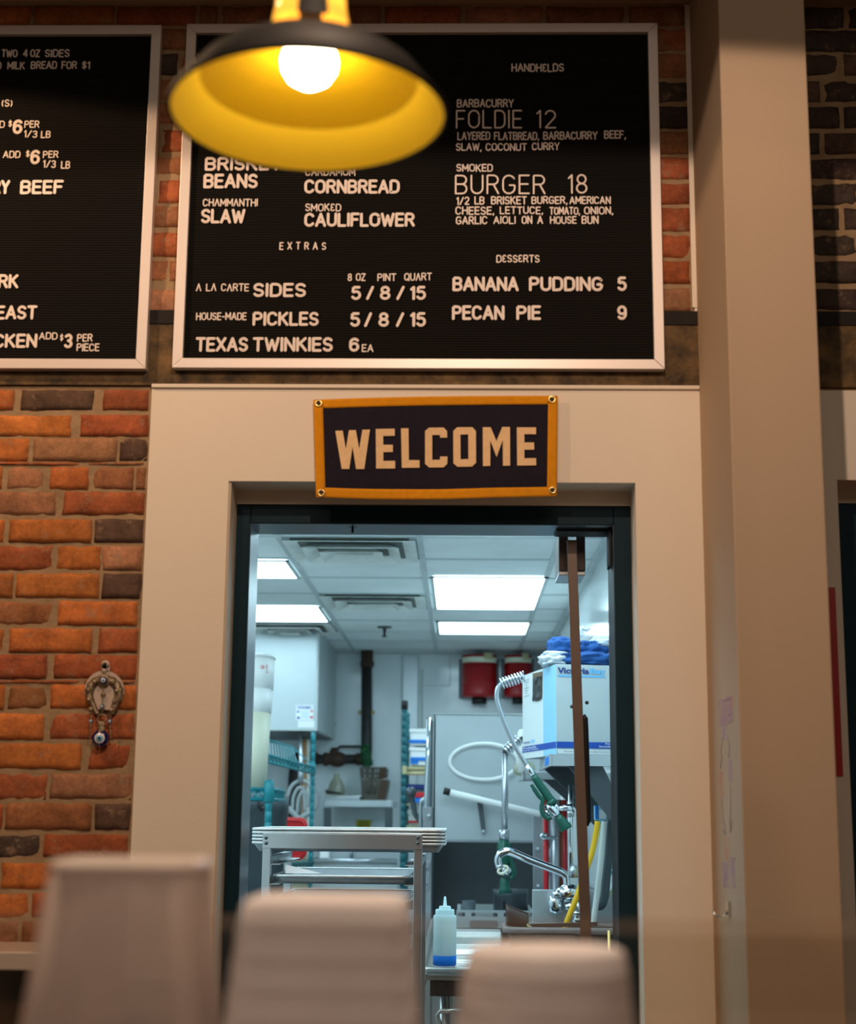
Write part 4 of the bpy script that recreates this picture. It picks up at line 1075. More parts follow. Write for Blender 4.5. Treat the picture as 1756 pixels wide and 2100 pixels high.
# ---------------------------------------------------------------- far wall
# hood box at left
hy = 6.35
a = P(652, 1297, hy); b = P(652, 1497, hy)
hb = empty('exhaust_hood', (a.x - .6, hy + .7, b.z), 'big pale steel hood box hanging from the ceiling at the left rear', 'exhaust hood')
x1 = (a.x + b.x) / 2
part('body', MB().box((x1 - 1.3, hy, b.z), (x1, KYB - .06, KZ - .008)), 'steel_brushed', hb, 0.004)
part('edge_trim', MB().box((x1 - .012, hy - .004, b.z), (x1 + .003, hy, KZ - .01)), 'tbar', hb)
part('lower_lip', MB().box((x1 - 1.3, hy - .006, b.z - .005), (x1 + .003, hy + .01, b.z + .02)), 'tbar', hb)
part('underside', MB().box((x1 - 1.25, hy + .03, b.z - .004), (x1 - .03, KYB - .05, b.z - .001)), 'steel_dark', hb)
nt_ = empty('notice', P(626, 1470, hy), 'printed notice and a blank slip taped low on the hood box', 'notice')
part('sheet', MB().pbox(607, 1446, 643, 1477, hy - .006, .002), 'paper', nt_)
part('slip', MB().pbox(611, 1478, 645, 1492, hy - .007, .002), 'paper', nt_)
def wall_text(par, text, x0, x1, y0, y1, Y, mt, bold=0.0, shear=0.0, name='print'):
    A = P(x0, y1, Y); B = P(x1, y1, Y); H = P(x0, y0, Y).z - A.z
    mb = font_mesh(MB(), text, lambda u, v, d: Vector((A.x + u, Y - d, A.z + (B.z - A.z) * u / (B.x - A.x) + v)), B.x - A.x, H, bold, shear, (0, 0.0006))
    return part(name, mb, mt, par)
wall_text(nt_, 'DYNAMIC', 611, 639, 1448, 1454, hy - .0062, 'blue_print', 0.02)
m = MB()
for k in range(4): m.pbox(618, 1459 + k * 4, 634, 1460 + k * 4, hy - .0068, .0006)
part('print', m, 'sky_blue', nt_)
m = MB(); m.pbox(609, 1458, 614, 1461, hy - .0068, .0006); m.pbox(609, 1470, 615, 1474, hy - .0068, .0006); part('print', m, 'blue_print', nt_)
m = MB(); m.pbox(637, 1457, 642, 1460, hy - .0068, .0006); m.pbox(636, 1469, 642, 1473, hy - .0068, .0006); part('print', m, 'red_plastic', nt_)
# pull switch cord on the wall
m = MB(); m.tube([P(683, 1340, KYB - .03), P(683, 1484, KYB - .03)], .004, 6); m.lathe([(0.0001, 0), (.022, .006), (.02, .02), (.0001, .026)], P(683, 1489, KYB - .03), 12)
solo('pull_cord', m, 'steel_dark', 'thin cord with a knob hanging beside the hood box', 'cord')

# drain pipe with valve
pp = empty('drain_pipe', P(752, 1560, KYB - .1), 'dark rusty drain pipe coming down the rear wall and turning left', 'pipe')
Yp = KYB - .10
part('riser', MB().tube([P(752, 1368, Yp), P(752, 1540, Yp), P(750, 1553, Yp)], .041, 16), 'pipe_dark', pp)
part('top_coupling', MB().tube([P(753, 1322, Yp), P(753, 1356, Yp), P(753, 1358, Yp), P(753, 1368, Yp)], [.046, .046, .054, .050], 16), 'pipe_rust', pp)
part('clamp', MB().tube([P(736, 1461, Yp), P(768, 1461, Yp)], .014, 8), 'brass', pp)
part('cross_pipe', MB().tube([P(600, 1557, Yp), P(650, 1557, Yp), P(740, 1557, Yp)], .036, 16), 'pipe_dark', pp)
part('valve_body', MB().tube([P(664, 1557, Yp), P(672, 1557, Yp), P(676, 1557, Yp), P(684, 1557, Yp), P(692, 1557, Yp), P(702, 1557, Yp), P(708, 1557, Yp)], [.05, .05, .04, .055, .06, .05, .036], 16), 'pipe_rust', pp)
part('valve_stem', MB().tube([P(685, 1549, Yp), P(685, 1538, Yp), P(685, 1536, Yp), P(685, 1533, Yp)], [.036, .030, .022, .022], 12), 'pipe_rust', pp)
part('elbow', MB().tube([P(730, 1557, Yp), P(742, 1557, Yp), P(750, 1552, Yp), P(751, 1544, Yp)], .046, 14), 'pipe_rust', pp)
part('lower_pipe', MB().tube([P(608, 1552, Yp + .02), P(603, 1600, Yp + .02), P(603, 1720, Yp + .02)], .045, 14), 'pipe_dark', pp)
part('elbow', MB().tube([P(650, 1557, Yp), P(614, 1553, Yp), P(605, 1560, Yp + .02), P(603, 1575, Yp + .02)], .052, 14), 'pipe_rust', pp)
part('gas_line', MB().tube([P(690, 1540, Yp + .04), P(697, 1531, Yp + .04), P(742, 1531, Yp + .04)], .010, 8), 'pipe_dark', pp)
cd = MB()
pts = []
for k in range(40):
    t = k / 39
    pts.append(P(748 + 9 * math.sin(k * 1.3) + t * 6, 1528 + t * 44, Yp - .05) + Vector((0, .03 * math.cos(k * 1.7), 0)))
cd.tube(pts, .014, 8)
solo('cord_bundle', cd, 'green_cord', 'bundle of green cord looped around the drain pipe', 'cord')

# small wall table with its things
ty = 6.9
def zpx(py, Y): return P(735, py, Y).z
tb = empty('steel_table', P(733, 1720, ty), 'small steel wall table under the drain pipe, holding baskets and a jug', 'table')
x0 = P(664, 1650, ty).x; x1 = P(804, 1650, ty).x; zt = zpx(1641, ty); zb = zpx(1655, ty)
part('table_top', MB().box((x0, ty, zb), (x1, KYB - .1, zt)), 'steel_brushed', tb, .003)
def leg(px0, px1, py0, py1):
    a = P(px0, py0, ty + .03); b = P(px1, py1, ty + .03); b = a + (b - a) * (a.z / (a.z - b.z)); b.z = 0
    part('leg', MB().bar(a, Vector((b.x * .0 + a.x + (b.x - a.x) * .15, b.y, 0)), .05, .05), 'steel_dark', tb)
leg(672, 678, 1656, 1700); leg(798, 796, 1656, 1700)
part('apron', MB().box((x0 + .03, ty + .5, zb - .25), (x1 - .03, ty + .51, zb)), 'steel_brushed', tb)
# tray with scoop
tr = empty('small_tray', (P(705, 1638, ty + .1).x, ty + .15, zt), 'shallow pale tray on the small wall table', 'tray')
x0t = P(669, 1635, ty + .05).x; x1t = P(738, 1635, ty + .05).x
part('tray_body', MB().box((x0t, ty + .05, zt), (x1t, ty + .30, zt + .025)), 'steel', tr, .004)
part('rim', MB().tube([(x0t, ty + .05, zt + .027), (x1t, ty + .05, zt + .027), (x1t, ty + .3, zt + .027), (x0t, ty + .3, zt + .027)], .006, 8, True), 'white_plastic', tr)
m = MB(); m.hexa([P(668, 1628, ty + .2), P(705, 1629, ty + .2), P(705, 1629, ty + .32), P(668, 1628, ty + .32), P(667, 1619, ty + .2), P(700, 1626, ty + .2), P(700, 1626, ty + .32), P(667, 1619, ty + .32)])
solo('scoop', m, 'black_plastic', 'dark flat scoop lying across the shallow tray', 'scoop')
jc = P(690, 1630, ty + .45); jc.z = zt
m = MB(); hj = zpx(1587, ty + .45) - zt
m.lathe([(0.0001, 0), (.060, 0), (.066, .015), (.062, hj * .4), (.046, hj * .66), (.026, hj * .82), (.018, hj * .92), (.022, hj), (.017, hj), (.012, hj * .95)], jc, 28)
jg = solo('glass_jug', m, 'clear_jug', 'hazy glass jug with a narrow neck, at the back of the wall table', 'jug')
def fryer_basket(px0, px1, py0, py1, Y, label):
    a = P(px0, py0, Y); b = P(px1, py1, Y)
    z0 = max(b.z, zt); z1 = a.z
    r = empty('fryer_basket', ((a.x + b.x) / 2, Y + .1, z0), label, 'fryer basket', 'wire fryer baskets on the wall table')
    xL, xR = a.x, b.x; tp = .022
    bot = [(xL + tp, Y + .03), (xR - tp, Y + .03), (xR - tp, Y + .27), (xL + tp, Y + .27)]; top = [(xL, Y), (xR, Y), (xR, Y + .3), (xL, Y + .3)]
    m = MB()
    for k in range(4):
        j = (k + 1) % 4
        n = 9
        for q in range(n):
            t = q / n
            p0 = Vector((bot[k][0] * (1 - t) + bot[j][0] * t, bot[k][1] * (1 - t) + bot[j][1] * t, z0)); p1 = Vector((top[k][0] * (1 - t) + top[j][0] * t, top[k][1] * (1 - t) + top[j][1] * t, z1))
            m.bar(p0, p1, .010, .010)
        for q in range(7):
            t = q / 6
            p0 = Vector((bot[k][0] * (1 - t) + top[k][0] * t, bot[k][1] * (1 - t) + top[k][1] * t, z0 + (z1 - z0) * t)); p1 = Vector((bot[j][0] * (1 - t) + top[j][0] * t, bot[j][1] * (1 - t) + top[j][1] * t, z0 + (z1 - z0) * t))
            m.bar(p0, p1, .010, .010)
    part('mesh', m, 'basket_wire', r)
    part('rim', MB().tube([Vector((*p, z1)) for p in top], .009, 8, True), 'steel', r)
    part('end_plate', MB().hexa([(xR - tp - .05, Y + .02, z0), (xR - tp, Y + .02, z0), (xR - tp, Y + .03, z0), (xR - tp - .05, Y + .03, z0), (xR - .05, Y - .01, z1), (xR, Y - .01, z1), (xR, Y, z1), (xR - .05, Y, z1)]), 'copper_brown', r)
    cx = xL + (xR - xL) * .4
    part('handle', MB().tube([(cx - .02, Y - .01, z0 + .04), (cx - .02, Y - .03, z1 + .0), (cx + .02, Y - .03, z1 + .0), (cx + .02, Y - .01, z0 + .04)], .008, 8), 'basket_wire', r)
fryer_basket(741, 795, 1599, 1640, ty + .10, 'wire fryer basket in front, on the wall table')
fryer_basket(739, 791, 1574, 1640, ty + .46, 'taller wire fryer basket behind the front one on the wall table')
yk = ty + .49; m = MB(); m.hexa([P(731, 1697, yk), P(759, 1697, yk), P(759, 1697, yk + .008), P(731, 1697, yk + .008), P(730, 1681, yk), P(763, 1682, yk), P(763, 1682, yk + .008), P(730, 1681, yk + .008)])
yl = part('caution_label', m, 'yellow_label', tb, label='yellow caution label')
m = MB()
for k in range(5): m.pbox(735, 1684 + k * 2.7, 757, 1685 + k * 2.7, yk - .001, .001)
part('print', m, 'pipe_dark', yl)

# fire suppression cylinders on the rear wall
def cylinder(px0, px1, label):
    a = P(px0, 1337, KYB - .18); b = P(px1, 1430, KYB - .18)
    rad = (b.x - a.x) / 2; cx = (a.x + b.x) / 2; cy = KYB - .18 + rad * .2
    r = empty('suppression_cylinder', (cx, cy, b.z - .03), label, 'fire suppression cylinder', 'red suppression cylinders high on the rear wall')
    zb, zt = b.z, KZ - .04
    part('tank', MB().lathe([(0.0001, zb), (rad * .93, zb), (rad, zb + .015), (rad * .985, zb + .03), (rad * .985, zb + .10), (rad, zb + .102), (rad, zb + .108), (rad * .985, zb + .11), (rad * .985, zt), (0.0001, zt)], (cx, cy, 0), 32), 'red_paint', r)
    z2 = P(cx, 1360, KYB - .18).z
    m = MB(); z2 = P(px0, 1360, KYB - .18).z
    n = 18; vs = []; 
    for k in range(n + 1):
        an = math.radians(200 + 140 * k / n); x, y = cx + math.cos(an) * (rad + .002), cy + math.sin(an) * (rad + .002)
        vs += [(x, y, z2), (x, y, zt - .02)]
    m.add(vs, [(2 * k, 2 * k + 2, 2 * k + 3, 2 * k + 1) for k in range(n)], True)
    lb = part('paper_label', m, 'cream_plastic', r)
    m = MB(); vs = []
    for k in range(7):
        an = math.radians(285 + 30 * k / 6); x, y = cx + math.cos(an) * (rad + .0035), cy + math.sin(an) * (rad + .0035)
        vs += [(x, y, z2 + .07), (x, y, zt - .04)]
    m.add(vs, [(2 * k, 2 * k + 2, 2 * k + 3, 2 * k + 1) for k in range(6)], True); part('print', m, 'tan_plastic', lb)
    part('valve', MB().lathe([(0.0001, zb - .05), (rad * .42, zb - .05), (rad * .42, zb), (0.0001, zb)], (cx, cy, 0), 20), 'black_plastic', r)
    part('bracket', MB().box((cx - rad - .02, KYB - .02, zb), (cx + rad + .02, KYB - .008, zb + .3)), 'steel_dark', r)
cylinder(947, 1020, 'red fire suppression cylinder, left one, fully seen on the rear wall')
cylinder(1034, 1092, 'red fire suppression cylinder, right one, partly behind the cardboard box')

# ---------------------------------------------------------------- teal shelving at left
def wire_band(mb, A, B, dz, n, r=.006):
    """truss edge of a wire shelf from A to B"""
    A = Vector(A); B = Vector(B); D = Vector((0, 0, -dz))
    mb.tube([A, B], r, 6); mb.tube([A + D, B + D], r, 6)
    for k in range(n):
        p = A + (B - A) * (k / n); q = A + (B - A) * ((k + .5) / n); s = A + (B - A) * ((k + 1) / n)
        mb.bar(p, q + D, .007); mb.bar(q + D, s, .007)
def clip_shelf(par, x0, x1, y0, y1, z, nw=16, mt='teal', name='shelf'):
    m = MB(); wire_band(m, (x0, y0, z), (x1, y0, z), .035, 12); wire_band(m, (x1, y0, z), (x1, y1, z), .035, 8); wire_band(m, (x0, y1, z), (x1, y1, z), .035, 12); wire_band(m, (x0, y0, z), (x0, y1, z), .035, 8)
    for k in range(nw):
        x = x0 + (x1 - x0) * (k + .5) / nw; m.bar((x, y0, z + .004), (x, y1, z + .004), .006)
    return part(name, m, mt, par)
def post(par, x, y, z1, r=.0135, mt='teal'):
    prof = [(0.0001, 0), (r, 0)]
    z = .05
    while z < z1 - .03:
        prof += [(r, z), (r * .86, z + .002), (r * .86, z + .005), (r, z + .007)]; z += .05
    prof += [(r, z1), (0.0001, z1)]
    part('post', MB().lathe(prof, (x, y, 0), 14), mt, par)

# far unit: one post in view, a tilted shelf and a lower one
fy = 5.6
pc = P(641, 1600, fy)
fs_ = empty('wire_shelving', (pc.x - .4, fy, 0), 'teal wire shelving unit under the hood box, with a tilted top shelf', 'wire shelf')
post(fs_, pc.x, fy, P(641, 1501, fy).z)
post(fs_, pc.x - .95, fy, 1.9); post(fs_, pc.x - .95, fy - .45, 1.9)
m = MB()
A = P(645, 1574, fy); B = P(541, 1546, fy - 1.0); C_ = P(541, 1516, fy - .9); D_ = P(598, 1530, fy + .15)
wire_band(m, A, B, .038, 14, .008)
for k in range(12):
    t = k / 11
    p = B + (A - B) * (t * .62); q = C_ + (D_ - C_) * t
    m.bar(p + Vector((0, 0, .005)), q, .0055)
m.tube([C_, D_], .006, 6); m.bar(P(598, 1530, fy + .15), A, .006)
part('tilted_shelf', m, 'teal', fs_)
m = MB(); m.lathe([(.0145, -.03), (.021, -.028), (.019, .028), (.0145, .03)], P(641, 1576, fy), 14, 'z', True); part('collar', m, 'teal', fs_)
zl = P(620, 1768, fy).z
A = P(643, 1768, fy); B = P(572, 1774, fy - .5)
m = MB(); wire_band(m, A, B, .035, 10, .008)
for k in range(7):
    p = A + (B - A) * (k / 6); m.bar(p, p + Vector((-.16 - .01 * k, -.05, .05)), .005)
part('lower_shelf', m, 'teal_dark', fs_)
m = MB(); m.tube([P(612, 1743, fy - .3), P(600, 1755, fy - .3), P(596, 1768, fy - .3), P(600, 1776, fy - .3)], .004, 6); 
part('hanging_wires', m, 'steel', fs_)

# near unit: lower shelf end with a cut post
ny = 3.4
pq = P(551, 1604, ny)
ns_ = empty('wire_shelving', (pq.x - .3, ny, 0), 'teal wire shelving end at the left door jamb, holding the white buckets', 'wire shelf')
post(ns_, P(551, 1640, ny).x, ny, P(551, 1599, ny).z, .0165)
zs = P(530, 1619, ny).z
m = MB(); xR = P(557, 1619, ny).x
wire_band(m, (xR, ny, zs), (xR - .75, ny - .02, zs + .022), .045, 18, .009); wire_band(m, (xR, ny + .5, zs), (xR - .75, ny + .5, zs), .045, 12, .009)
wire_band(m, (xR, ny, zs), (xR, ny + .5, zs), .045, 8, .009)
for k in range(14): m.bar((xR - .05 * k, ny, zs + .006), (xR - .05 * k, ny + .5, zs + .006), .006)
part('shelf', m, 'teal', ns_)
m = MB(); m.lathe([(.017, -.05), (.026, -.046), (.024, .045), (.017, .05)], (P(551, 1640, ny).x, ny, zs - .01), 14, 'z', True); part('collar', m, 'teal', ns_)
post(ns_, xR - .75, ny, 1.5, .0165); post(ns_, xR - .75, ny + .5, 1.5, .0165); post(ns_, xR, ny + .5, .85, .0165)

# tall stack of white food tubs
bx = P(551, 1360, ny + .1).x; 
def tub_box(py0, py1, pxr_t, pxr_b, mt, label, txt=False):
    Y = ny + .08
    zt_, zb_ = P(530, py0, Y).z, P(530, py1, Y).z
    xt, xb_ = P(pxr_t, py0, Y).x, P(pxr_b, py1, Y).x
    W = .26
    r = empty('food_tub', (xb_ - W / 2, Y + W / 2, zb_), label, 'food tub', 'white tubs stacked on the near teal shelf')
    m = MB(); loft(m, [(rrect(xb_ - W / 2 + .005, Y + W / 2, W / 2 - .005, W / 2 - .005, .07), zb_), (rrect(xt - W / 2, Y + W / 2, W / 2, W / 2, .075), zt_)], True, True)
    part('body', m, mt, r)
    if py0 < 1350:
        m = MB(); loft(m, [(rrect(xt - W / 2, Y + W / 2, W / 2 + .003, W / 2 + .003, .075), zt_ - .012), (rrect(xt - W / 2, Y + W / 2, W / 2 + .006, W / 2 + .006, .078), zt_ - .006), (rrect(xt - W / 2, Y + W / 2, W / 2 + .003, W / 2 + .003, .075), zt_ + .002)], False, True); part('rim', m, mt, r)
    if txt:
        wall_text(r, '20L', 535, 543, 1364, 1371, Y + .0, 'red_plastic', 0.02)
        m = MB(); m.pbox(544, 1367, 549, 1368, Y - .001, .001); m.pbox(546, 1378, 550, 1379, Y - .001, .001); m.pbox(547, 1362, 548, 1380, Y - .001, .001); part('scale_mark', m, 'red_plastic', r)
    return r
tub_box(1459, 1615, 546, 536, 'cream_plastic', 'cream tub at the bottom of the tall white tub stack, on the teal shelf')
tub_box(1410, 1459, 550, 547, 'white_plastic', 'white tub in the middle of the tall tub stack by the left jamb')
tub_box(1340, 1410, 555, 551, 'white_plastic', 'white tub with red litre marks on top of the tall tub stack', True)

# dark bin, red lid, mixing paddle, broom handles
by = 4.3
xa, xb = P(480, 1640, by).x, P(584, 1640, by).x; zt = P(550, 1631, by).z
m = MB(); cx = (xa + xb) / 2; h = (xb - xa) / 2
loft(m, [(rrect(cx, by + h, h * .78, h * .78, .06), 0.0), (rrect(cx, by + h, h * .97, h * .97, .07), zt - .08), (rrect(cx, by + h, h * 1.01, h * 1.01, .07), zt - .078), (rrect(cx, by + h, h * 1.02, h * 1.02, .07), zt), (rrect(cx, by + h, h * .98, h * .98, .07), zt), (rrect(cx, by + h, h * .78, h * .78, .06), zt - .4)], True, True)
bn = solo('waste_bin', m, 'grey_plastic', 'tall dark grey bin behind the left jamb and the near teal post', 'bin')
m = MB(); m.tube([P(533, 1638, by - .05), P(532, 1655, by - .06), P(536, 1660, by - .06), P(540, 1655, by - .05)], .012, 8); part('latch', m, 'black_plastic', bn)
ry = 5.05
a = P(560, 1676, ry); b = P(629, 1764, ry)
m = MB(); zc = (a.z + b.z) / 2
pl = rrect((a.x + b.x) / 2, zc, (b.x - a.x) / 2, (a.z - b.z) / 2, .045)
fr = lambda x, y, d: Vector((x, ry + d, y))
m.prism(pl, fr, 0, .02)
rl = solo('red_lid', m, 'red_plastic', 'red plastic lid standing upright beside the dark bin', 'lid', bevel=.006)
m = MB(); m.tube([Vector((x * .86 + (a.x + b.x) / 2 * .14, ry - .002, y * .86 + zc * .14)) for x, y in pl], .007, 8, True); part('raised_edge', m, 'red_plastic', rl)
py_ = 6.42
pd = empty('mixer_paddle', P(617, 1680, py_), 'grey aluminium mixer paddle hanging point down behind the teal post', 'mixer paddle')
def curve_px(pts, Y, n=6):
    out = []
    pts = [pts[0]] + list(pts) + [pts[-1]]
    for k in range(1, len(pts) - 2):
        p0, p1, p2, p3 = pts[k - 1:k + 3]
        for q in range(n):
            t = q / n
            out.append(tuple(0.5 * ((2 * p1[i]) + (-p0[i] + p2[i]) * t + (2 * p0[i] - 5 * p1[i] + 4 * p2[i] - p3[i]) * t * t + (-p0[i] + 3 * p1[i] - 3 * p2[i] + p3[i]) * t ** 3) for i in (0, 1)))
    out.append(pts[-1])
    return [P(x, y, Y) for x, y in out]
part('outer_loop', MB().tube(curve_px([(588, 1655), (591, 1630), (600, 1610), (618, 1601), (634, 1608), (640, 1630), (639, 1660)], py_), .013, 8), 'grey_metal', pd)
for pts in ([(600, 1660), (602, 1635), (612, 1616), (622, 1618)], [(610, 1668), (612, 1640), (622, 1622), (631, 1632), (630, 1655)], [(626, 1665), (624, 1630), (623, 1612)]):
    part('rib', MB().tube(curve_px(pts, py_), .012, 8), 'grey_metal', pd)
m = MB(); m.tube(curve_px([(587, 1652), (600, 1666), (615, 1679), (625, 1672), (641, 1664)], py_), [.016] * 3 + [.02] * 22, 8); part('foot', m, 'grey_metal', pd)
part('shaft', MB().tube([P(617, 1604, py_), P(617, 1590, py_), P(617, 1500, py_)], [.022, .02, .008], 10), 'steel', pd)
part('point', MB().tube([P(617, 1676, py_), P(617, 1682, py_)], [.024, .016], 10), 'steel_dark', pd)
for px, ybr, mt, lb in ((624, 6.72, 'wood', 'wooden broom handle leaning under the hood box, left of the white one'), (630, 6.82, 'pvc', 'white broom handle leaning under the hood box, right of the wooden one')):
    m = MB(); a = P(px, 1516, ybr); b = P(px, 1600, ybr); m.tube([a, a + (b - a) * (a.z / (a.z - b.z))], .018, 10)
    solo('broom_handle', m, mt, lb, 'broom handle')
m = MB(); m.tube(curve_px([(648, 1610), (654, 1630), (654, 1650), (648, 1662)], 6.7), .007, 6)
m.tube([P(648, 1662, 6.7), P(640, 1662, 7.6)], .006, 6)
solo('steel_hoop', m, 'steel', 'thin steel hoop just right of the tall teal post', 'hoop')

# sink run behind the rack, seen through its upper gaps
sy = 6.0
sn = empty('sink_unit', P(720, 1800, sy), 'long steel sink along the rear, seen through the pan rack', 'sink')
x0, x1 = P(640, 1770, sy).x, P(815, 1770, sy).x
zt = P(720, 1766, sy).z
part('front_apron', MB().box((x0, sy, zt - .22), (x1, sy + .02, zt)), 'steel_brushed', sn)
part('rim', MB().tube([(x0, sy, zt), (x1, sy, zt)], .018, 10), 'steel', sn)
part('basin', MB().box((x0, sy + .02, zt - .24), (x1, sy + .62, zt - .2)), 'steel_dark', sn)
part('splashback', MB().box((x0, sy + .62, zt - .2), (x1, sy + .65, zt + .16)), 'steel_brushed', sn)
part('divider', MB().box((P(722, 1770, sy).x, sy + .01, zt - .2), (P(727, 1770, sy).x, sy + .62, zt - .01)), 'steel_dark', sn)
for k, xx in enumerate((x0 + .05, x1 + .05)): part('leg', MB().tube([(xx, sy + .05, 0), (xx, sy + .05, zt - .22)], .02, 10), 'steel', sn)
part('lower_shelf', MB().box((x0, sy - .02, P(720, 1832, sy).z), (x1, sy + .6, P(720, 1815, sy).z)), 'steel_brushed', sn)
part('tap', MB().tube([P(720, 1760, sy + .6), P(720, 1745, sy + .58), P(720, 1740, sy + .5), P(720, 1748, sy + .42)], .014, 8), 'chrome', sn)
part('soap_box', MB().pbox(656, 1741, 675, 1764, sy + .5, .1), 'white_plastic', sn, .004)
m = MB(); m.lathe([(0.0001, 0), (.09, 0), (.1, .26), (.1, .27), (0.0001, .27)], (P(598, 1840, 5.6).x, 5.8, P(598, 1842, 5.8).z), 24)
solo('pale_pail', m, 'clear_jug', 'hazy pail on the floor behind the pan rack, below the lower teal shelf', 'pail')

# ---------------------------------------------------------------- shelf with white containers, centre
cy_ = 5.7
rk = empty('wire_shelving', (P(850, 1700, cy_).x, cy_, 0), 'narrow shelving with a teal post and tan shelf, left of the dishwasher', 'wire shelf')
post(rk, P(829, 1560, cy_).x, cy_, P(829, 1452, cy_).z, .0175, 'teal_dark')
post(rk, P(829, 1560, cy_).x, cy_ + .45, P(829, 1452, cy_).z, .0175, 'teal_dark')
part('post_cap', MB().lathe([(0.0001, 0), (.02, 0), (.02, .05), (.016, .056), (0.0001, .056)], (P(829, 1560, cy_).x, cy_, P(829, 1455, cy_).z), 14), 'black_plastic', rk)
m = MB(); wire_band(m, P(826, 1576, cy_), P(886, 1576, cy_), .03, 5, .012)
m.box((P(826, 1575, cy_).x, cy_, P(850, 1580, cy_).z), (P(890, 1575, cy_).x, cy_ + .45, P(850, 1574, cy_).z)); m.pbox(825, 1570, 834, 1587, cy_ - .022, .045)
part('shelf', m, 'tan_plastic', rk)
m = MB(); m.box((P(826, 1575, cy_).x, cy_, P(850, 1700, cy_).z), (P(890, 1575, cy_).x, cy_ + .45, P(850, 1694, cy_).z)); part('shelf', m, 'tan_plastic', rk)
part('shelf', MB().box((P(826, 1575, cy_).x, cy_, P(850, 1652, cy_).z), (P(890, 1575, cy_).x, cy_ + .45, P(850, 1648, cy_).z)), 'tan_plastic', rk)
def food_box(py0, py1, tape, label):
    a = P(840, py0, cy_ + .02); b = P(889, py1 - 2, cy_ + .02); b.z = max(b.z, P(826, 1576, cy_).z + .018)
    r = empty('food_container', ((a.x + b.x) / 2, cy_ + .2, b.z), label, 'food container', 'white lidded containers on the tan shelf')
    m = MB(); m.box((a.x + .005, cy_ + .02, b.z), (b.x, cy_ + .36, a.z - .02)); part('body', m, 'white_plastic', r, .008)
    part('lid', MB().box((a.x - .002, cy_ + .012, a.z - .022), (b.x + .007, cy_ + .368, a.z)), 'white_plastic', r, .004)
    for x0, x1, y0, y1 in tape: part('tape', MB().pbox(x0, y0, x1, y1, cy_ + .010, .006), 'tape_blue', r)
food_box(1495, 1531, [(839, 888, 1517, 1524)], 'white lidded container with a blue tape stripe, upper one on the tan shelf')
food_box(1533, 1574, [(842, 888, 1553, 1560), (842, 858, 1559, 1567)], 'white lidded container with a stepped blue tape label, lower one on the tan shelf')
def low_box(x0, x1, y0, y1, mt, lidmt, label, Y=cy_ + .05, dp=.3):
    a = P(x0, y0, Y); b = P(x1, y1, Y)
    r = empty('storage_box', ((a.x + b.x) / 2, Y + .15, b.z), label, 'storage box')
    part('body', MB().box((a.x, Y, b.z), (b.x, Y + dp, a.z - .03)), mt, r, .005)
    part('lid', MB().box((a.x - .006, Y - .006, a.z - .03), (b.x + .006, Y + dp + .006, a.z)), lidmt, r, .004)
low_box(835, 886, 1608, 1646, 'grey_plastic', 'dark_blue_print', 'dark box with a navy lid under the tan shelf')
low_box(846, 886, 1625, 1647, 'tape_blue', 'red_plastic', 'blue box with a red lid beside the chrome pipe', cy_ - .12, .12)
low_box(838, 870, 1660, 1690, 'white_plastic', 'white_plastic', 'white box on the lowest tan shelf')
part('red_band', MB().pbox(836, 1683, 857, 1688, cy_ + .035, .004), 'red_plastic', rk)

# ---------------------------------------------------------------- dishwasher
dy = 4.3
X0, X1 = P(888, 1600, dy).x, P(1108, 1600, dy).x
zT, zB = P(1000, 1466, dy).z, P(1000, 1725, dy).z
dw = empty('dishwasher', ((X0 + X1) / 2, dy + .3, 0), 'stainless pass-through dishwasher with its door raised, against the right wall', 'dishwasher')
part('door_panel', MB().box((X0, dy, zB), (X1, dy + .02, zT)), 'steel_brushed', dw, .004)
part('door_side', MB().box((X0, dy, zB), (X0 + .015, dy + .55, zT)), 'steel_brushed', dw, .003)
part('top_lip', MB().box((X0 - .004, dy - .006, zT), (X1, dy + .55, zT + .008)), 'tbar', dw)
part('corner_trim', MB().box((X0 - .016, dy + .004, P(887, 1700, dy).z), (X0 - .001, dy + .03, P(887, 1470, dy).z - .02)), 'steel_dark', dw)
part('bottom_fold', MB().box((X0, dy - .008, zB - .006), (X1, dy + .01, zB + .006)), 'steel', dw)
xp0, xp1 = P(1093, 1760, dy - .02).x, P(1114, 1760, dy - .02).x
part('right_post', MB().box((xp0, dy - .04, .1), (xp1, dy + .04, P(1100, 1660, dy).z)), 'steel', dw, .003)
xq0, xq1 = P(868, 1700, dy + .02).x, P(888, 1700, dy + .02).x
part('left_post', MB().box((xq0, dy - .02, .1), (xq1 - .004, dy + .05, P(880, 1655, dy).z)), 'steel', dw, .003)
part('guide_plate', MB().box((xq0 - .03, dy - .035, P(880, 1825, dy).z), (xq1 - .01, dy - .02, P(880, 1765, dy).z)), 'steel', dw, .002)
part('chamber_back', MB().box((X0, dy + .52, .8), (X1, dy + .55, zB + .02)), 'chamber_steel', dw)
part('chamber_side', MB().box((X0 - .01, dy + .05, .8), (X0 + .004, dy + .55, zB + .02)), 'steel_dark', dw)
part('chamber_floor', MB().box((X0, dy, .80), (X1 + .02, dy + .55, .83)), 'steel_dark', dw)
part('cabinet', MB().box((X0, dy, .12), (X1 + .02, dy + .55, .8)), 'steel', dw, .004)
m = MB(); m.tube([P(912, 1622, dy - .10), P(985, 1640, dy - .10), P(1108, 1670, dy - .10)], .0165, 14)
part('lift_handle', m, 'white_plastic', dw)
part('handle_cap', MB().tube([P(910, 1621.5, dy - .10), P(923, 1625, dy - .10)], .0185, 14), 'black_plastic', dw)
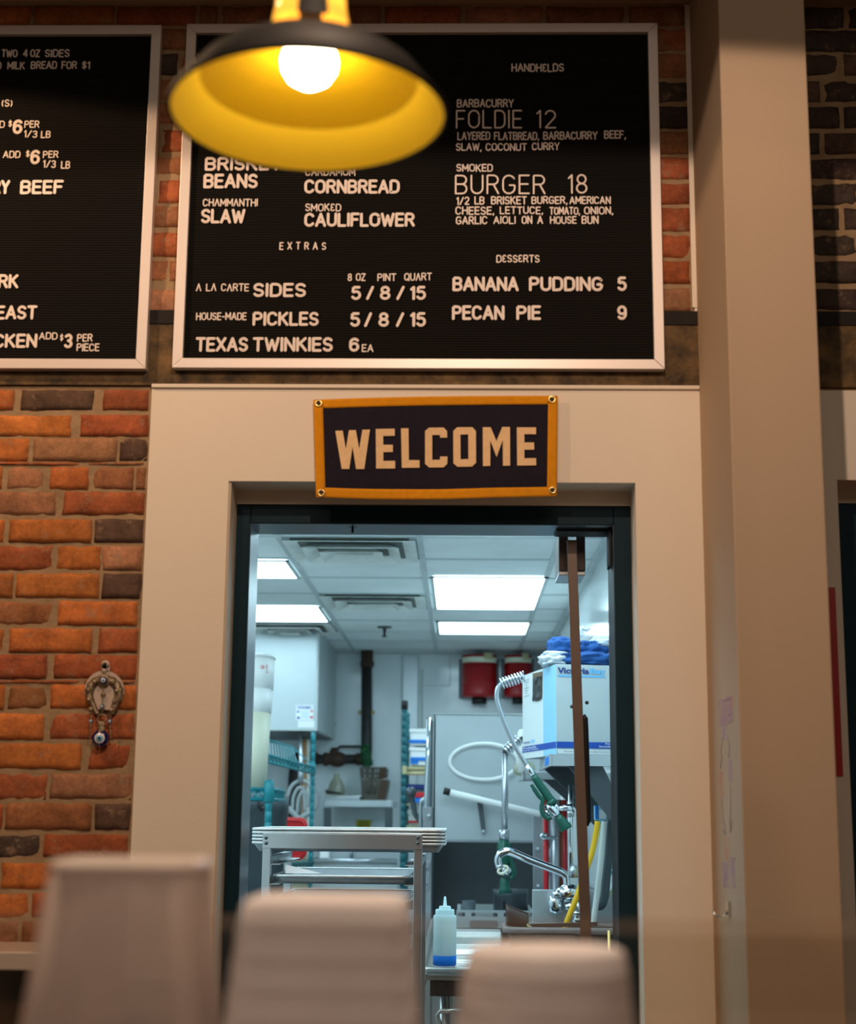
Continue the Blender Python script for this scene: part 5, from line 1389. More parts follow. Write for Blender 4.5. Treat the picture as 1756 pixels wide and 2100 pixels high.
part('lift_arm', MB().hexa([P(978, 1640, dy - .05), P(990, 1642, dy - .05), P(990, 1642, dy - .02), P(978, 1640, dy - .02), P(988, 1708, dy - .05), P(997, 1708, dy - .05), P(997, 1708, dy - .02), P(988, 1708, dy - .02)]), 'steel_dark', dw, .002)
for px, py in ((992, 1706), (1104, 1742), (1105, 1818), (880, 1674), (873, 1780), (873, 1812), (984, 1636)): part('bolt', MB().ball(P(px, py, dy - .055), .012, 12, 8), 'steel', dw)
part('leg', MB().box((X0 + .02, dy + .03, 0), (X0 + .06, dy + .07, .12)), 'steel_dark', dw); part('leg', MB().box((X1 - .06, dy + .45, 0), (X1 - .02, dy + .5, .12)), 'steel_dark', dw)
m = MB(); hp = []
for k in range(40):
    an = 2 * math.pi * k / 40
    hp.append(P(993 + 70 * math.cos(an), 1562 - 37 * math.sin(an), dy - .02 - .02 * (1 + math.cos(an))))
m.tube(hp, .0095, 10, True)
solo('hose_loop', m, 'white_plastic', 'white hose loop hanging against the raised dishwasher door', 'hose')
# curved rail and lever left of the dishwasher
m = MB(); m.tube(curve_px([(863, 1700), (863, 1650), (868, 1640), (886, 1630)], dy + .15), .011, 8)
solo('bent_rail', m, 'steel', 'bent steel rail at the left side of the dishwasher', 'rail')
m = MB(); m.tube(curve_px([(842, 1624), (848, 1650), (853, 1672), (868, 1690)], dy + .25), [.02] * 4 + [.014] * 15, 8); m.ball(P(843, 1625, dy + .25), .03, 12, 8)
solo('lever_arm', m, 'steel_dark', 'dark lever arm left of the dishwasher, in front of the storage boxes', 'lever')
m = MB(); m.tube([P(881, 1472, dy + .12), P(879, 1560, dy + .12), P(875, 1650, dy + .12), P(873, 1700, dy + .12)], .016, 10)
solo('chrome_pipe', m, 'chrome', 'chrome upright pipe along the left edge of the dishwasher', 'pipe')

# ---------------------------------------------------------------- dish table along the right wall
TZ = 0.862; TX0 = PZ(864, 1995, TZ).x; TYF = PZ(900, 1992, TZ).y
dt = empty('dish_table', ((TX0 + KXR) / 2, TYF + 1, 0), 'stainless dish table with a rolled edge along the right kitchen wall', 'table')
part('table_top', MB().box((TX0, TYF, TZ - .03), (KXR - .004, dy - .06, TZ - .012)), 'steel', dt)
m = MB(); m.tube([(TX0, dy - .06, TZ), (TX0, TYF + .03, TZ), (TX0 + .03, TYF, TZ), (KXR - .01, TYF, TZ)], .016, 12); part('rolled_edge', m, 'steel', dt)
part('skirt', MB().box((TX0 + .01, TYF + .006, TZ - .028), (KXR - .01, TYF + .02, TZ - .014)), 'copper_brown', dt)  # thin strip: a copper reflection put in as colour
part('skirt', MB().box((TX0 + .03, TYF + .012, TZ - .085), (KXR - .01, TYF + .03, TZ - .029)), 'gasket', dt)
part('skirt', MB().box((TX0 + .004, TYF + .02, TZ - .05), (TX0 + .014, dy - .07, TZ - .012)), 'steel_dark', dt)
for xx, yy in ((TX0 + .08, TYF + .1), (KXR - .06, TYF + .1), (TX0 + .08, dy - .2), (KXR - .06, dy - .2)): part('leg', MB().tube([(xx, yy, 0), (xx, yy, TZ - .03)], .02, 12), 'steel', dt)
part('splashback', MB().box((KXR - .02, TYF, TZ), (KXR - .003, dy - .06, TZ + .2)), 'steel_brushed', dt)
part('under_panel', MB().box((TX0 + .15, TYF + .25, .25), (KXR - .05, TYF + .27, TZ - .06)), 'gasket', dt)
# the pot rack door-like panel and bent handle below
m = MB(); m.tube([P(905, 2110, TYF - .02), P(897, 2082, TYF - .02), P(903, 2074, TYF - .02), P(960, 2071, TYF - .02)], .008, 8)
m.tube([P(960, 2071, TYF - .02), P(1000, 2071, TYF + .2)], .008, 8); m.tube([P(905, 2110, TYF - .02), P(912, 2300, TYF - .02)], .008, 8)
part('wire_handle', m, 'steel', dt)
# squeeze bottle
bc = P(912, 1986, TYF + .05); 
rb = (P(937, 1960, TYF + .05).x - P(888, 1960, TYF + .05).x) / 2 * .97
YBt = TYF + .055
bcx = P(912, 1980, YBt).x; zt_b = P(918, 1838, YBt).z; hB = zt_b - (TZ + .016)
sb = empty('squeeze_bottle', (bcx, YBt, TZ + .016), 'clear squeeze bottle with blue liquid on the near edge of the dish table', 'bottle')
zz = TZ + .016; f_ = hB / .21
part('body', MB().lathe([(rb, zz + .030 * f_), (rb, zz + .145 * f_), (rb * .985, zz + .150 * f_), (rb * .88, zz + .153 * f_), (rb * .86, zz + .154 * f_)], (bcx, YBt, 0), 36), 'bottle_plastic', sb)
part('liquid', MB().lathe([(0.0001, zz), (rb * .95, zz), (rb * 1.01, zz + .004), (rb * 1.005, zz + .030 * f_), (0.0001, zz + .031 * f_)], (bcx, YBt, 0), 36), 'liquid_blue', sb, label='bright blue liquid')
part('cap', MB().lathe([(rb * .82, zz + .152 * f_), (rb * .82, zz + .166 * f_), (rb * .80, zz + .170 * f_), (rb * .52, zz + .171 * f_), (rb * .52, zz + .177 * f_), (rb * .46, zz + .180 * f_), (rb * .17, zz + .181 * f_), (rb * .09, zz + .208 * f_), (0.0001, zz + .21 * f_)], (bcx, YBt, 0), 36), 'bottle_plastic', sb)
# ridged drainer
m = MB()
xa, xb = P(932, 1960, TYF + .4).x, P(1031, 1960, TYF + .4).x
prof = [(TYF + .04, TZ + .012), (TYF + .15, TZ + .016), (TYF + .16, TZ + .03), (TYF + .30, TZ + .034), (TYF + .32, TZ + .055), (TYF + .36, TZ + .062), (TYF + .42, TZ + .068), (TYF + .46, TZ + .092), (TYF + .52, TZ + .096), (TYF + .55, TZ + .11), (TYF + .64, TZ + .115), (TYF + .66, TZ + .01)]
prof = [(y, TZ + (z - TZ) * .85) for y, z in prof]
pl = [(y, z) for y, z in prof] + [(TYF + .66, TZ + .002), (TYF + .04, TZ + .002)]
m.prism(pl, lambda y, z, d: Vector((d, y, z)), xa, xb)
solo('ridged_drainer', m, 'steel', 'bright ridged steel drainer on the dish table behind the squeeze bottle', 'drainer', bevel=.004)
# bus tub with scoop
ty_ = TYF + .35
x0, x1 = P(1034, 1905, ty_).x, KXR - .04
z1 = P(1100, 1905, ty_).z
bt_ = empty('bus_tub', ((x0 + x1) / 2, ty_ + .2, TZ + .002), 'black plastic bus tub on the dish table, right of the ridged drainer', 'bus tub')
cx, cyy = (x0 + x1) / 2, ty_ + .13
hx, hy_ = (x1 - x0) / 2 - .006, .125
m = MB(); loft(m, [(rrect(cx, cyy, hx - .035, hy_ - .02, .03), TZ + .004), (rrect(cx, cyy, hx - .01, hy_, .035), z1 - .02), (rrect(cx, cyy, hx - .015, hy_ - .005, .035), z1 - .01), (rrect(cx, cyy, hx - .04, hy_ - .03, .03), TZ + .01)], True, True); part('body', m, 'black_plastic', bt_)
m = MB(); m.tube([Vector((x, y, z1 - .006)) for x, y in rrect(cx, cyy, hx, hy_ + .005, .05)], .0125, 10, True); part('rim', m, 'grey_rim', bt_)
part('handle', MB().box((x0 - .005, ty_ + .1, z1 - .06), (x0 + .025, ty_ + .2, z1 - .02)), 'black_plastic', bt_, .006)
part('ledge', MB().box((P(1098, 1890, ty_).x, ty_ - .012, z1 - .045), (P(1180, 1890, ty_).x, ty_ + .01, z1 - .02)), 'black_plastic', bt_, .004)
# scoop leaning in the tub
m = MB()
c0 = P(1062, 1896, ty_ + .10)
def scoopfn(u, v):
    an = math.pi * (u - .5) * 1.5
    r = .040 * (1 - .12 * v)
    return Vector((c0.x - .045 + .085 * v, ty_ + .09 + r * math.sin(an), z1 + .036 - r * math.cos(an) * 1.05 - .028 * v + .014))
m.grid(14, 8, scoopfn, (0, 0, .003))
m.bar(Vector((c0.x + .03, ty_ + .09, z1 + .004)), Vector((x1 - .09, ty_ + .12, z1 + .012)), .022, .014)
sc_ = solo('scoop', m, 'brown_plastic', 'brown hand scoop resting across the rim of the black bus tub', 'scoop')
m = MB(); m.bar(P(1081, 1896, ty_ + .03), P(1090, 1902, ty_ + .03), .012, .008); part('green_tab', m, 'tan_plastic', sc_)
# spare tray standing behind the tub
# dish rack with pots
gy_ = dy - .55
x0, x1 = P(938, 1890, gy_).x, P(1094, 1890, gy_).x; z0, z1 = TZ + .004, P(1000, 1867, gy_).z
dr = empty('dish_rack', ((x0 + x1) / 2, gy_ + .25, TZ - .012), 'pale grey dish rack on the table, in front of the dishwasher', 'dish rack')
m = MB()
h = z1 - z0
m.box((x0, gy_, z1 - .012), (x1, gy_ + .015, z1)); m.box((x0, gy_, z0), (x1, gy_ + .015, z1 - h * .36))
n = 7
for k in range(n + 1):
    xx = x0 + (x1 - x0) * k / n; w = .03 if k in (1, 4) else .009
    m.box((xx - w / 2, gy_ + (.001 if 0 < k < n else .002), z0 + .0005), (xx + w / 2, gy_ + .014, z1 - .0005))
m.box((x0 + .0005, gy_ + .016, z0 + .0005), (x0 + .015, gy_ + .46, z1 - .0005)); m.box((x1 - .015, gy_ + .016, z0 + .0005), (x1 - .0005, gy_ + .46, z1 - .0005)); m.box((x0, gy_ + .461, z0), (x1, gy_ + .475, z1)); m.box((x0 + .016, gy_ + .016, z0), (x1 - .016, gy_ + .46, z0 + .01))
part('frame', m, 'grey_metal', dr)
a = P(963, 1895, gy_ - .004); b = P(1022, 1905, gy_ - .004)
m = MB(); m.prism(rrect((a.x + b.x) / 2, z0 + .019, (b.x - a.x) / 2, .017, .012), lambda x, y, d: Vector((x, gy_ - .002 + d, y)), 0, .003); part('hand_hole', m, 'grey_rim', dr)
pc_ = P(1046, 1866, gy_ + .35); rp = (P(1083, 1850, gy_ + .3).x - P(1010, 1850, gy_ + .3).x) / 2
zt_ = P(1046, 1823, gy_ + .3).z
pt = empty('stock_pot', (pc_.x, gy_ + .3, z0 + .012), 'round stainless pot in the dish rack', 'pot')
part('body', MB().lathe([(0.0001, z0 + .012), (rp * .95, z0 + .012), (rp * .97, zt_ - .03), (rp, zt_ - .025), (rp, zt_), (rp * .95, zt_), (rp * .93, z0 + .04), (.0001, z0 + .03)], (pc_.x, gy_ + .25, 0), 40), 'steel_dark', pt)
part('handle', MB().box((pc_.x - rp * .45, gy_ + .27 - rp - .012, z0 + .03), (pc_.x - rp * .1, gy_ + .27 - rp - .001, zt_ - .05)), 'black_plastic', pt)
m = MB(); cc = P(962, 1862, gy_ + .2); m.lathe([(.028, z0 + .012), (.034, P(962, 1847, gy_ + .2).z), (.029, P(962, 1847, gy_ + .2).z), (.0001, z0 + .03)], (cc.x, gy_ + .2, 0), 20)
solo('tumbler', m, 'grey_plastic', 'grey tumbler standing in the dish rack beside the pot', 'tumbler')

MB.RS = 1.17
# faucets ------------------------------------------------------------
fy_ = TYF + .74
x0, x1 = P(1093, 1860, fy_).x, KXR - .026
fp = empty('faucet', P(1160, 1870, fy_), 'chrome swing faucet with a long arched spout over the dish table', 'faucet')
part('mount_panel', MB().box((x0, fy_ + .03, TZ - .008), (x1, fy_ + .06, P(1150, 1826, fy_).z)), 'steel_brushed', fp, .003)
sp = curve_px([(1024, 1777), (1021, 1764), (1025, 1753), (1036, 1747), (1050, 1748), (1090, 1765), (1130, 1780), (1150, 1788), (1161, 1796), (1163, 1806), (1163, 1822)], fy_)
part('spout', MB().tube(sp, [.0125] * 12 + [.0135] * (len(sp) - 12), 14), 'chrome', fp)
part('spout_tip', MB().tube([P(1024, 1774, fy_), P(1025, 1780, fy_)], .0135, 14), 'steel', fp)
part('swivel', MB().tube([P(1163, 1816, fy_), P(1163, 1832, fy_)], .016, 14), 'chrome', fp)
part('valve_body', MB().tube([P(1140, 1841, fy_), P(1158, 1834, fy_), P(1175, 1832, fy_), P(1192, 1838, fy_)], [.022, .032, .034, .026], 14), 'chrome', fp)
part('left_inlet', MB().tube([P(1140, 1836, fy_ - .02), P(1138, 1848, fy_ - .02), P(1140, 1862, fy_ - .02), P(1150, 1870, fy_ - .02)], [.018, .024, .026, .018], 14), 'chrome', fp)
part('lever', MB().tube([P(1134, 1836, fy_ - .04), P(1150, 1832, fy_ - .04)], [.010, .014], 10), 'chrome', fp)
part('right_inlet', MB().tube([P(1185, 1845, fy_ - .02), P(1187, 1865, fy_ - .02), P(1187, 1885, fy_ - .02), P(1186, 1892, fy_ - .02)], [.016, .02, .022, .026], 14), 'chrome', fp)
part('cross_handle', MB().tube([P(1160, 1860, fy_ - .05), P(1182, 1858, fy_ - .05)], .012, 10), 'chrome', fp)
part('flange', MB().lathe([(0.0001, -.01), (.03, -.01), (.032, .004), (.0001, .004)], P(1184, 1871, fy_ - .05), 20), 'chrome', fp)
# front pre-rinse sprayer
ry_ = TYF + .42
pr = empty('spray_faucet', P(1172, 1850, ry_), 'spring pre-rinse sprayer with a green handle hanging before the cardboard box', 'spray faucet')
m = MB(); A = P(1028, 1402, ry_); B = P(1076, 1387, ry_); n = 170; pts = []
ax = (B - A).normalized(); s1 = ax.cross(Vector((0, 1, 0))).normalized(); s2 = ax.cross(s1)
for k in range(n):
    t = k / (n - 1); an = t * 8 * 2 * math.pi
    pts.append(A + (B - A) * t + (s1 * math.cos(an) + s2 * math.sin(an)) * .0200)
m.tube(pts, .0029, 6); part('spring', m, 'chrome', pr)
hp = curve_px([(1076, 1388), (1045, 1394), (1026, 1404), (1019, 1420), (1021, 1442), (1032, 1475), (1047, 1510), (1062, 1540), (1078, 1566), (1084, 1576)], ry_)
part('hose', MB().tube(hp, .0078, 10), 'steel', pr)
part('coupling', MB().tube([P(1080, 1569, ry_), P(1086, 1579, ry_), P(1097, 1593, ry_)], [.0075, .0105, .0095], 12), 'chrome', pr)
part('grip', MB().tube([P(1095, 1591, ry_), P(1100, 1599, ry_), P(1130, 1642, ry_), P(1133, 1648, ry_)], [.012, .0125, .0145, .016], 16), 'green_rubber', pr)
part('collar', MB().tube([P(1128, 1642, ry_), P(1133, 1650, ry_)], .0185, 16), 'green_rubber', pr)
lv = curve_px([(1090, 1609), (1097, 1620), (1106, 1633), (1113, 1641), (1111, 1655), (1113, 1668), (1122, 1678), (1131, 1676)], ry_ - .01)
part('lever', MB().tube(lv, [.006] * 5 + [.0075] * (len(lv) - 5), 10), 'green_rubber', pr)
part('valve', MB().tube([P(1120, 1650, ry_), P(1128, 1657, ry_), P(1140, 1668, ry_), P(1143, 1674, ry_)], [.012, .016, .016, .011], 14), 'chrome', pr)
part('elbow', MB().tube([P(1136, 1648, ry_), P(1143, 1657, ry_), P(1141, 1670, ry_), P(1148, 1678, ry_)], .009, 10), 'chrome', pr)
part('stem', MB().tube([P(1118, 1662, ry_), P(1128, 1672, ry_)], .008, 10), 'chrome', pr)
part('spray_head', MB().tube([P(1144, 1674, ry_), P(1150, 1681, ry_), P(1160, 1697, ry_), P(1162, 1701, ry_)], [.013, .0155, .021, .021], 16), 'green_rubber', pr)
part('riser', MB().tube([P(1171, 1610, ry_ + .15), P(1170, 1700, ry_ + .15), P(1171, 1780, ry_ + .15)], .0085, 12), 'chrome', pr)
part('riser_nut', MB().tube([P(1176, 1776, ry_ + .15), P(1177, 1800, ry_ + .15)], .014, 8), 'steel', pr)
part('wall_bracket', MB().tube([P(1147, 1659, ry_ + .14), P(1160, 1656, ry_ + .14), P(1174, 1657, ry_ + .14)], [.007, .011, .014], 12), 'chrome', pr)
part('bracket_nut', MB().tube([P(1164, 1668, ry_ + .14), P(1178, 1668, ry_ + .14)], .012, 8), 'steel', pr)
# rear pre-rinse sprayer
qy = TYF + 1.25
p2 = empty('spray_faucet', P(1036, 1850, qy), 'rear pre-rinse sprayer standing before the raised dishwasher door', 'spray faucet')
part('riser', MB().tube([P(1036, 1545, qy), P(1036, 1640, qy), P(1035, 1700, qy)], .012, 12), 'steel', p2)
part('ferrule', MB().tube([P(1034, 1702, qy), P(1034, 1722, qy)], .019, 10), 'steel', p2)
part('grip', MB().tube([P(1033, 1722, qy), P(1032, 1745, qy), P(1033, 1770, qy), P(1036, 1782, qy)], [.02, .023, .021, .016], 14), 'green_rubber', p2)
lv = curve_px([(1044, 1728), (1043, 1756), (1050, 1772), (1054, 1786), (1052, 1798), (1046, 1801)], qy); part('lever', MB().tube(lv, .0105, 10), 'green_rubber', p2)
part('valve', MB().tube([P(1030, 1785, qy), P(1040, 1785, qy), P(1049, 1786, qy)], [.018, .022, .014], 12), 'chrome', p2)
part('ring', MB().tube([P(1032 + 10 * math.cos(t), 1784 - 7 * math.sin(t) - 3 * math.cos(t), qy - .03) for t in [k * math.pi / 10 for k in range(20)]], .005, 8, True), 'cream_plastic', p2)
part('spray_head', MB().tube([P(1035, 1800, qy), P(1035, 1810, qy), P(1036, 1822, qy), P(1037, 1832, qy)], [.014, .018, .02, .026], 14), 'green_rubber', p2)
m = MB(); A = P(1038, 1540, qy); B = P(1066, 1516, qy); n = 90; pts = []
ax = (B - A).normalized(); s1 = ax.cross(Vector((0, 1, 0))).normalized(); s2 = ax.cross(s1)
for k in range(n):
    t = k / (n - 1); an = t * 5.5 * 2 * math.pi
    pts.append(A + (B - A) * t + (s1 * math.cos(an) + s2 * math.sin(an)) * .02)
m.tube(pts, .0055, 6); part('spring', m, 'chrome', p2)
part('hose', MB().tube(curve_px([(1036, 1546), (1038, 1538), (1052, 1527), (1066, 1518), (1080, 1512)], qy), .010, 8), 'pipe_dark', p2)

MB.RS = 1.0
# ---------------------------------------------------------------- wall shelves, box, cloths at right
sy_ = TYF + .45
sf = empty('wall_shelf', (KXR - .2, sy_, 1.5), 'grey steel wall shelf on angled brackets holding the cardboard box', 'shelf')
xA = P(1128, 1557, sy_).x; zA = P(1200, 1547, sy_).z; zB_ = P(1200, 1571, sy_).z
part('shelf_top', MB().box((xA + .009, sy_ + .016, zB_ + .02), (KXR - .005, sy_ + .75, zA)), 'steel_dark', sf, .002)
part('end_lip', MB().box((xA + .009, sy_ + .0005, zB_ + .0005), (KXR - .005, sy_ + .015, zA - .0005)), 'steel_brushed', sf)
ew = MB().hexa([(xA - .002, sy_, zB_), (xA + .008, sy_, zB_), (xA + .008, sy_ + .75, zB_), (xA - .002, sy_ + .75, zB_), (xA - .002, sy_, zA), (xA + .008, sy_, zA), (xA + .008, sy_ + .75, zA), (xA - .002, sy_ + .75, zA)])
part('front_lip', ew, 'steel_brushed', sf)
part('lip_label', MB().box((xA - .004, sy_ + .03, zB_ + .006), (xA - .001, sy_ + .28, zA - .008)), 'tape_blue', sf)
def bracket(par, Y, px0, py0, px1, py1, zt):
    a = P(px0, py0, Y); b = P(px1, py1, Y)
    part('bracket', MB().hexa([(a.x, Y, zt), (a.x + .14, Y, zt), (a.x + .14, Y + .02, zt), (a.x, Y + .02, zt), (KXR - .005, Y, b.z - .12), (KXR - .005, Y, b.z - .02), (KXR - .005, Y + .02, b.z - .02), (KXR - .005, Y + .02, b.z - .12)]), 'steel_dark', par)
bracket(sf, sy_ + .06, 1160, 1583, 1262, 1660, zB_ + .015)
bracket(sf, sy_ + .6, 1110, 1600, 1175, 1650, zB_ + .015)
s2_ = empty('wall_shelf', (KXR - .2, sy_ + 1.1, 1.45), 'lower steel wall shelf on brackets, further back along the right wall', 'shelf')
y2 = sy_ + .95
x2 = P(1078, 1590, y2).x; z2 = P(1110, 1583, y2).z; z3 = P(1110, 1598, y2).z
part('shelf_top', MB().box((x2, y2, z3), (KXR - .005, y2 + .6, z2)), 'steel_brushed', s2_, .002)
part('front_lip', MB().hexa([(x2 - .01, y2, z3 - .004), (x2, y2, z3 - .004), (x2, y2 + .6, z3 - .004), (x2 - .01, y2 + .6, z3 - .004), (x2 - .01, y2, z2 + .004), (x2, y2, z2 + .004), (x2, y2 + .6, z2 + .004), (x2 - .01, y2 + .6, z2 + .004)]), 'steel', s2_)
bracket(s2_, y2 + .05, 1114, 1600, 1172, 1655, z3)
m = MB(); c = P(1066, 1590, y2 + .3); m.ball((c.x + .02, y2 + .3, z2 + .02), .05, 16, 10, 1.1, 1.2, .75)
for v in m.v: v += noise.noise_vector(v * 30) * .012
solo('plastic_bag', m, 'clear_jug', 'crumpled clear bag at the end of the lower wall shelf', 'bag')
m = MB(); c = P(1069, 1560, y2 + .2); m.lathe([(0.0001, z2), (.024, z2), (.024, P(1069, 1505, y2 + .2).z), (.016, P(1069, 1498, y2 + .2).z), (.0001, P(1069, 1497, y2 + .2).z)], (P(1071, 1560, y2 + .2).x, y2 + .12, 0), 20)
solo('white_bottle', m, 'white_plastic', 'plain white bottle on the lower shelf behind the cardboard box', 'bottle')

# cardboard box
K = P(1142, 1547, sy_ + .10); K.z = zA + .001
ht = P(1142, 1362, sy_ + .10).z - K.z
dl = Vector((-.103, .40, 0)); dr_ = Vector((.40, .080, 0)); dr_ = dr_.normalized() * .245
dl = Vector((-dr_.y, dr_.x, 0)).normalized() * .3
while proj(K + dl)[0] > 1074 and dl.length < .7: dl = dl * 1.02
Pl = P(1073, 1552, sy_ + .44)
ang = math.atan2(dr_.y, dr_.x)
cb = empty('cardboard_box', K + (dl + dr_) / 2, 'white and blue cardboard case with a torn handle hole on the wall shelf', 'cardboard box')
def fR(u, v, d): return K + dr_.normalized() * u + Vector((0, 0, v)) - dl.normalized() * d        # right face, u from the near corner
def fL(u, v, d): return K + dl.normalized() * u + Vector((0, 0, v)) - dr_.normalized() * d        # left face, u from the near corner
Wl, Wr = dl.length, dr_.length
m = MB(); m.hexa([K, K + dr_, K + dr_ + dl, K + dl, K + Vector((0, 0, ht)), K + dr_ + Vector((0, 0, ht)), K + dr_ + dl + Vector((0, 0, ht)), K + dl + Vector((0, 0, ht))])
part('carton', m, 'cardboard_grey', cb, .002)
def rect(fn, u0, u1, v0, v1, mt, d=.0012, name='print', th=.001):
    m = MB(); m.hexa([fn(u0, v0, d - th), fn(u1, v0, d - th), fn(u1, v0, d), fn(u0, v0, d), fn(u0, v1, d - th), fn(u1, v1, d - th), fn(u1, v1, d), fn(u0, v1, d)])
    return part(name, m, mt, cb)
rect(fL, .0, Wl, 0, ht, 'cardboard_white', .0010, 'left_panel')
rect(fL, .0, Wl * .36, 0, ht, 'sky_blue', .0018)
bz0, bz1 = ht * .075, ht * .145
rect(fL, 0.0, Wl, bz0, bz1, 'blue_print', .0026)
rect(fR, 0.0, Wr, bz0 - ht * .0, bz1, 'blue_print', .0016)
rect(fR, 0.004, Wr, .004, bz0 - .006, 'cardboard_white', .0016)
m = MB(); hole = [(Wl * .38, ht * .90), (Wl * .62, ht * .93), (Wl * .68, ht * .985), (Wl * .68, ht * .70), (Wl * .60, ht * .62), (Wl * .50, ht * .60), (Wl * .40, ht * .64)]
m.prism([(Wl * .37, ht * .97), (Wl * .66, ht * .985), (Wl * .67, ht * .72), (Wl * .58, ht * .645), (Wl * .47, ht * .64), (Wl * .385, ht * .70)], fL, .0005, .0030); part('torn_hole', m, 'cardboard_raw', cb)
m = MB()
def bagfn(u, v):
    q = fL(Wl * (.385 + .27 * u), ht * (.655 + .27 * v), .0045)
    n_ = noise.noise(Vector((u * 3.1, v * 4.3, 1.7))) * .014
    return q - dr_.normalized() * (max(0, n_) * .6)
m.grid(10, 14, bagfn); part('liner_bag', m, 'cobalt' if False else 'black_plastic', cb)
m = MB(); m.prism([(Wl * .44, ht * .655), (Wl * .58, ht * .66), (Wl * .56, ht * .69), (Wl * .46, ht * .69)], fL, .003, .0042); part('paper_flap', m, 'cream_plastic', cb)
TX1 = (P(1209, 1375, K.y).x - K.x) / Wr * 1.02; TX2 = (P(1243, 1375, K.y).x - K.x) / Wr * 1.03
def box_text(fn, text, u0, u1, v0, v1, mt, bold=0.0, shear=0.0, flip=False, d=.0032):
    mb = font_mesh(MB(), text, lambda u, v, dd: fn((u1 - u) if flip else (u0 + u), v0 + v, d + dd * .4), abs(u1 - u0), v1 - v0, bold, shear)
    part('print', mb, mt, cb)
box_text(fR, 'Victoria', Wr * .02, Wr * TX1, ht * .895, ht * .965, 'dark_blue_print', .035)
box_text(fR, 'Bay', Wr * (TX1 + .015), Wr * TX2, ht * .885, ht * .962, 'light_blue_print', .04)
rect(fR, Wr * .03, Wr * (TX2 - .01), ht * .862, ht * .882, 'light_blue_print', .0022)
box_text(fR, 'Promo', Wr * (TX2 - .02), Wr * (TX2 + .10), ht * .120, ht * .140, 'paper', .012)
box_text(fR, 'Sacs poubelle', Wr * (TX2 - .13), Wr * (TX2 + .10), ht * .082, ht * .110, 'paper', .012)
box_text(fR, 'Distributed by Victoria Bay Products, USA', Wr * .12, Wr * (TX2 + .18), ht * .028, ht * .048, 'ink_dark', .0)
box_text(fL, 'Poubelle', Wl * .56, Wl * .97, ht * .112, ht * .135, 'paper', .01, 0, True)
box_text(fL, 'Keep clear of children', Wl * .50, Wl * .97, ht * .083, ht * .105, 'paper', .01, 0, True)
box_text(fL, 'Victoria', Wl * .76, Wl * .96, ht * .175, ht * .205, 'dark_blue_print', .02, 0, True)
rect(fL, Wl * .62, Wl * .74, ht * .172, ht * .21, 'sky_blue', .0022)
for k, (u0, u1) in enumerate(((.78, .94), (.80, .92), (.84, .90), (.80, .93), (.82, .92), (.84, .9), (.78, .94))):
    rect(fL, Wl * u0, Wl * u1, ht * (.93 - k * .032), ht * (.934 - k * .032), 'ink_dark', .0024)

# cloths piled on the box
def cloth_blob(px0, px1, py0, py1, Y, depth, mt, label, seed, tip=None):
    a = P(px0, py1, Y); b = P(px1, py0, Y)
    cx, cz = (a.x + b.x) / 2, (a.z + b.z) / 2; hx, hz = (b.x - a.x) / 2, (b.z - a.z) / 2
    m = MB(); m.ball((0, 0, 0), 1.0, 40, 26)
    for v in m.v:
        s = Vector((math.copysign(abs(v.x) ** .75, v.x), math.copysign(abs(v.y) ** .75, v.y), math.copysign(abs(v.z) ** .7, v.z)))
        n1 = noise.noise_vector(s * 1.7 + Vector((seed, seed * 2, 0))); n2 = noise.noise(s * 4.1 + Vector((seed, 0, 0)))
        fold = .10 * math.sin(9 * s.z + 3 * n1.x + seed) + .07 * math.sin(7 * s.x - 5 * s.z + seed)
        s *= 1 + fold * .6 + n2 * .12
        v.x = cx + (s.x + n1.x * .12) * hx; v.y = Y + depth / 2 + s.y * depth / 2; v.z = cz + (s.z + n1.z * .14) * hz
        v.z = max(v.z, K.z + ht + .0015)
    return solo('folded_cloth', m, mt, label, 'cloth')
cloth_blob(1140, 1262, 1333, 1364, sy_ + .13, .26, 'blue_cloth', 'blue cloth folded flat at the bottom right of the pile on the box', 3.1)
cloth_blob(1110, 1180, 1332, 1364, sy_ + .15, .24, 'white_cloth', 'white cloth crumpled at the bottom left of the pile on the box', 8.4)
cloth_blob(1124, 1185, 1302, 1344, sy_ + .18, .22, 'blue_cloth', 'dark blue cloth heaped at the upper left of the pile on the box', 5.7)
cloth_blob(1185, 1252, 1308, 1348, sy_ + .19, .22, 'blue_cloth', 'blue cloth rolled at the upper right of the pile on the box', 1.3)
cloth_blob(1213, 1268, 1302, 1326, sy_ + .20, .18, 'white_cloth', 'white cloth lying on top at the right of the pile on the box', 6.6)
m = MB(); m.tube(curve_px([(1193, 1305), (1191, 1292), (1195, 1288), (1203, 1291), (1208, 1287)], sy_ + .2), [.011] * 10 + [.008] * 15, 8)
solo('cloth_tie', m, 'white_cloth', 'white cloth end curling up from the pile on the box', 'cloth')

# hoses and dispenser behind the open door
hy_ = TYF + .80
ds = empty('chemical_dispenser', P(1232, 1690, hy_), 'small blue and white chemical dispenser on the right wall behind the open door', 'dispenser')
part('case', MB().box((P(1221, 1680, hy_).x, hy_, P(1230, 1682, hy_).z), (P(1245, 1680, hy_).x, hy_ + .06, P(1230, 1652, hy_).z)), 'sky_blue', ds, .003)
part('side_label', MB().pbox(1221, 1652, 1227, 1680, hy_ - .003, .003), 'tape_blue', ds)
part('data_label', MB().pbox(1229, 1661, 1243, 1679, hy_ - .003, .003), 'paper', ds)
def hose(pts, Y, r, mt, label):
    return solo('hose', MB().tube(curve_px(pts, Y), r, 10), mt, label, 'hose')
hose([(1226, 1684), (1222, 1712), (1214, 1750), (1200, 1790), (1183, 1840), (1164, 1888), (1158, 1906)], hy_ - .25, .0115, 'yellow_hose', 'yellow hose running down behind the open door into the bus tub')
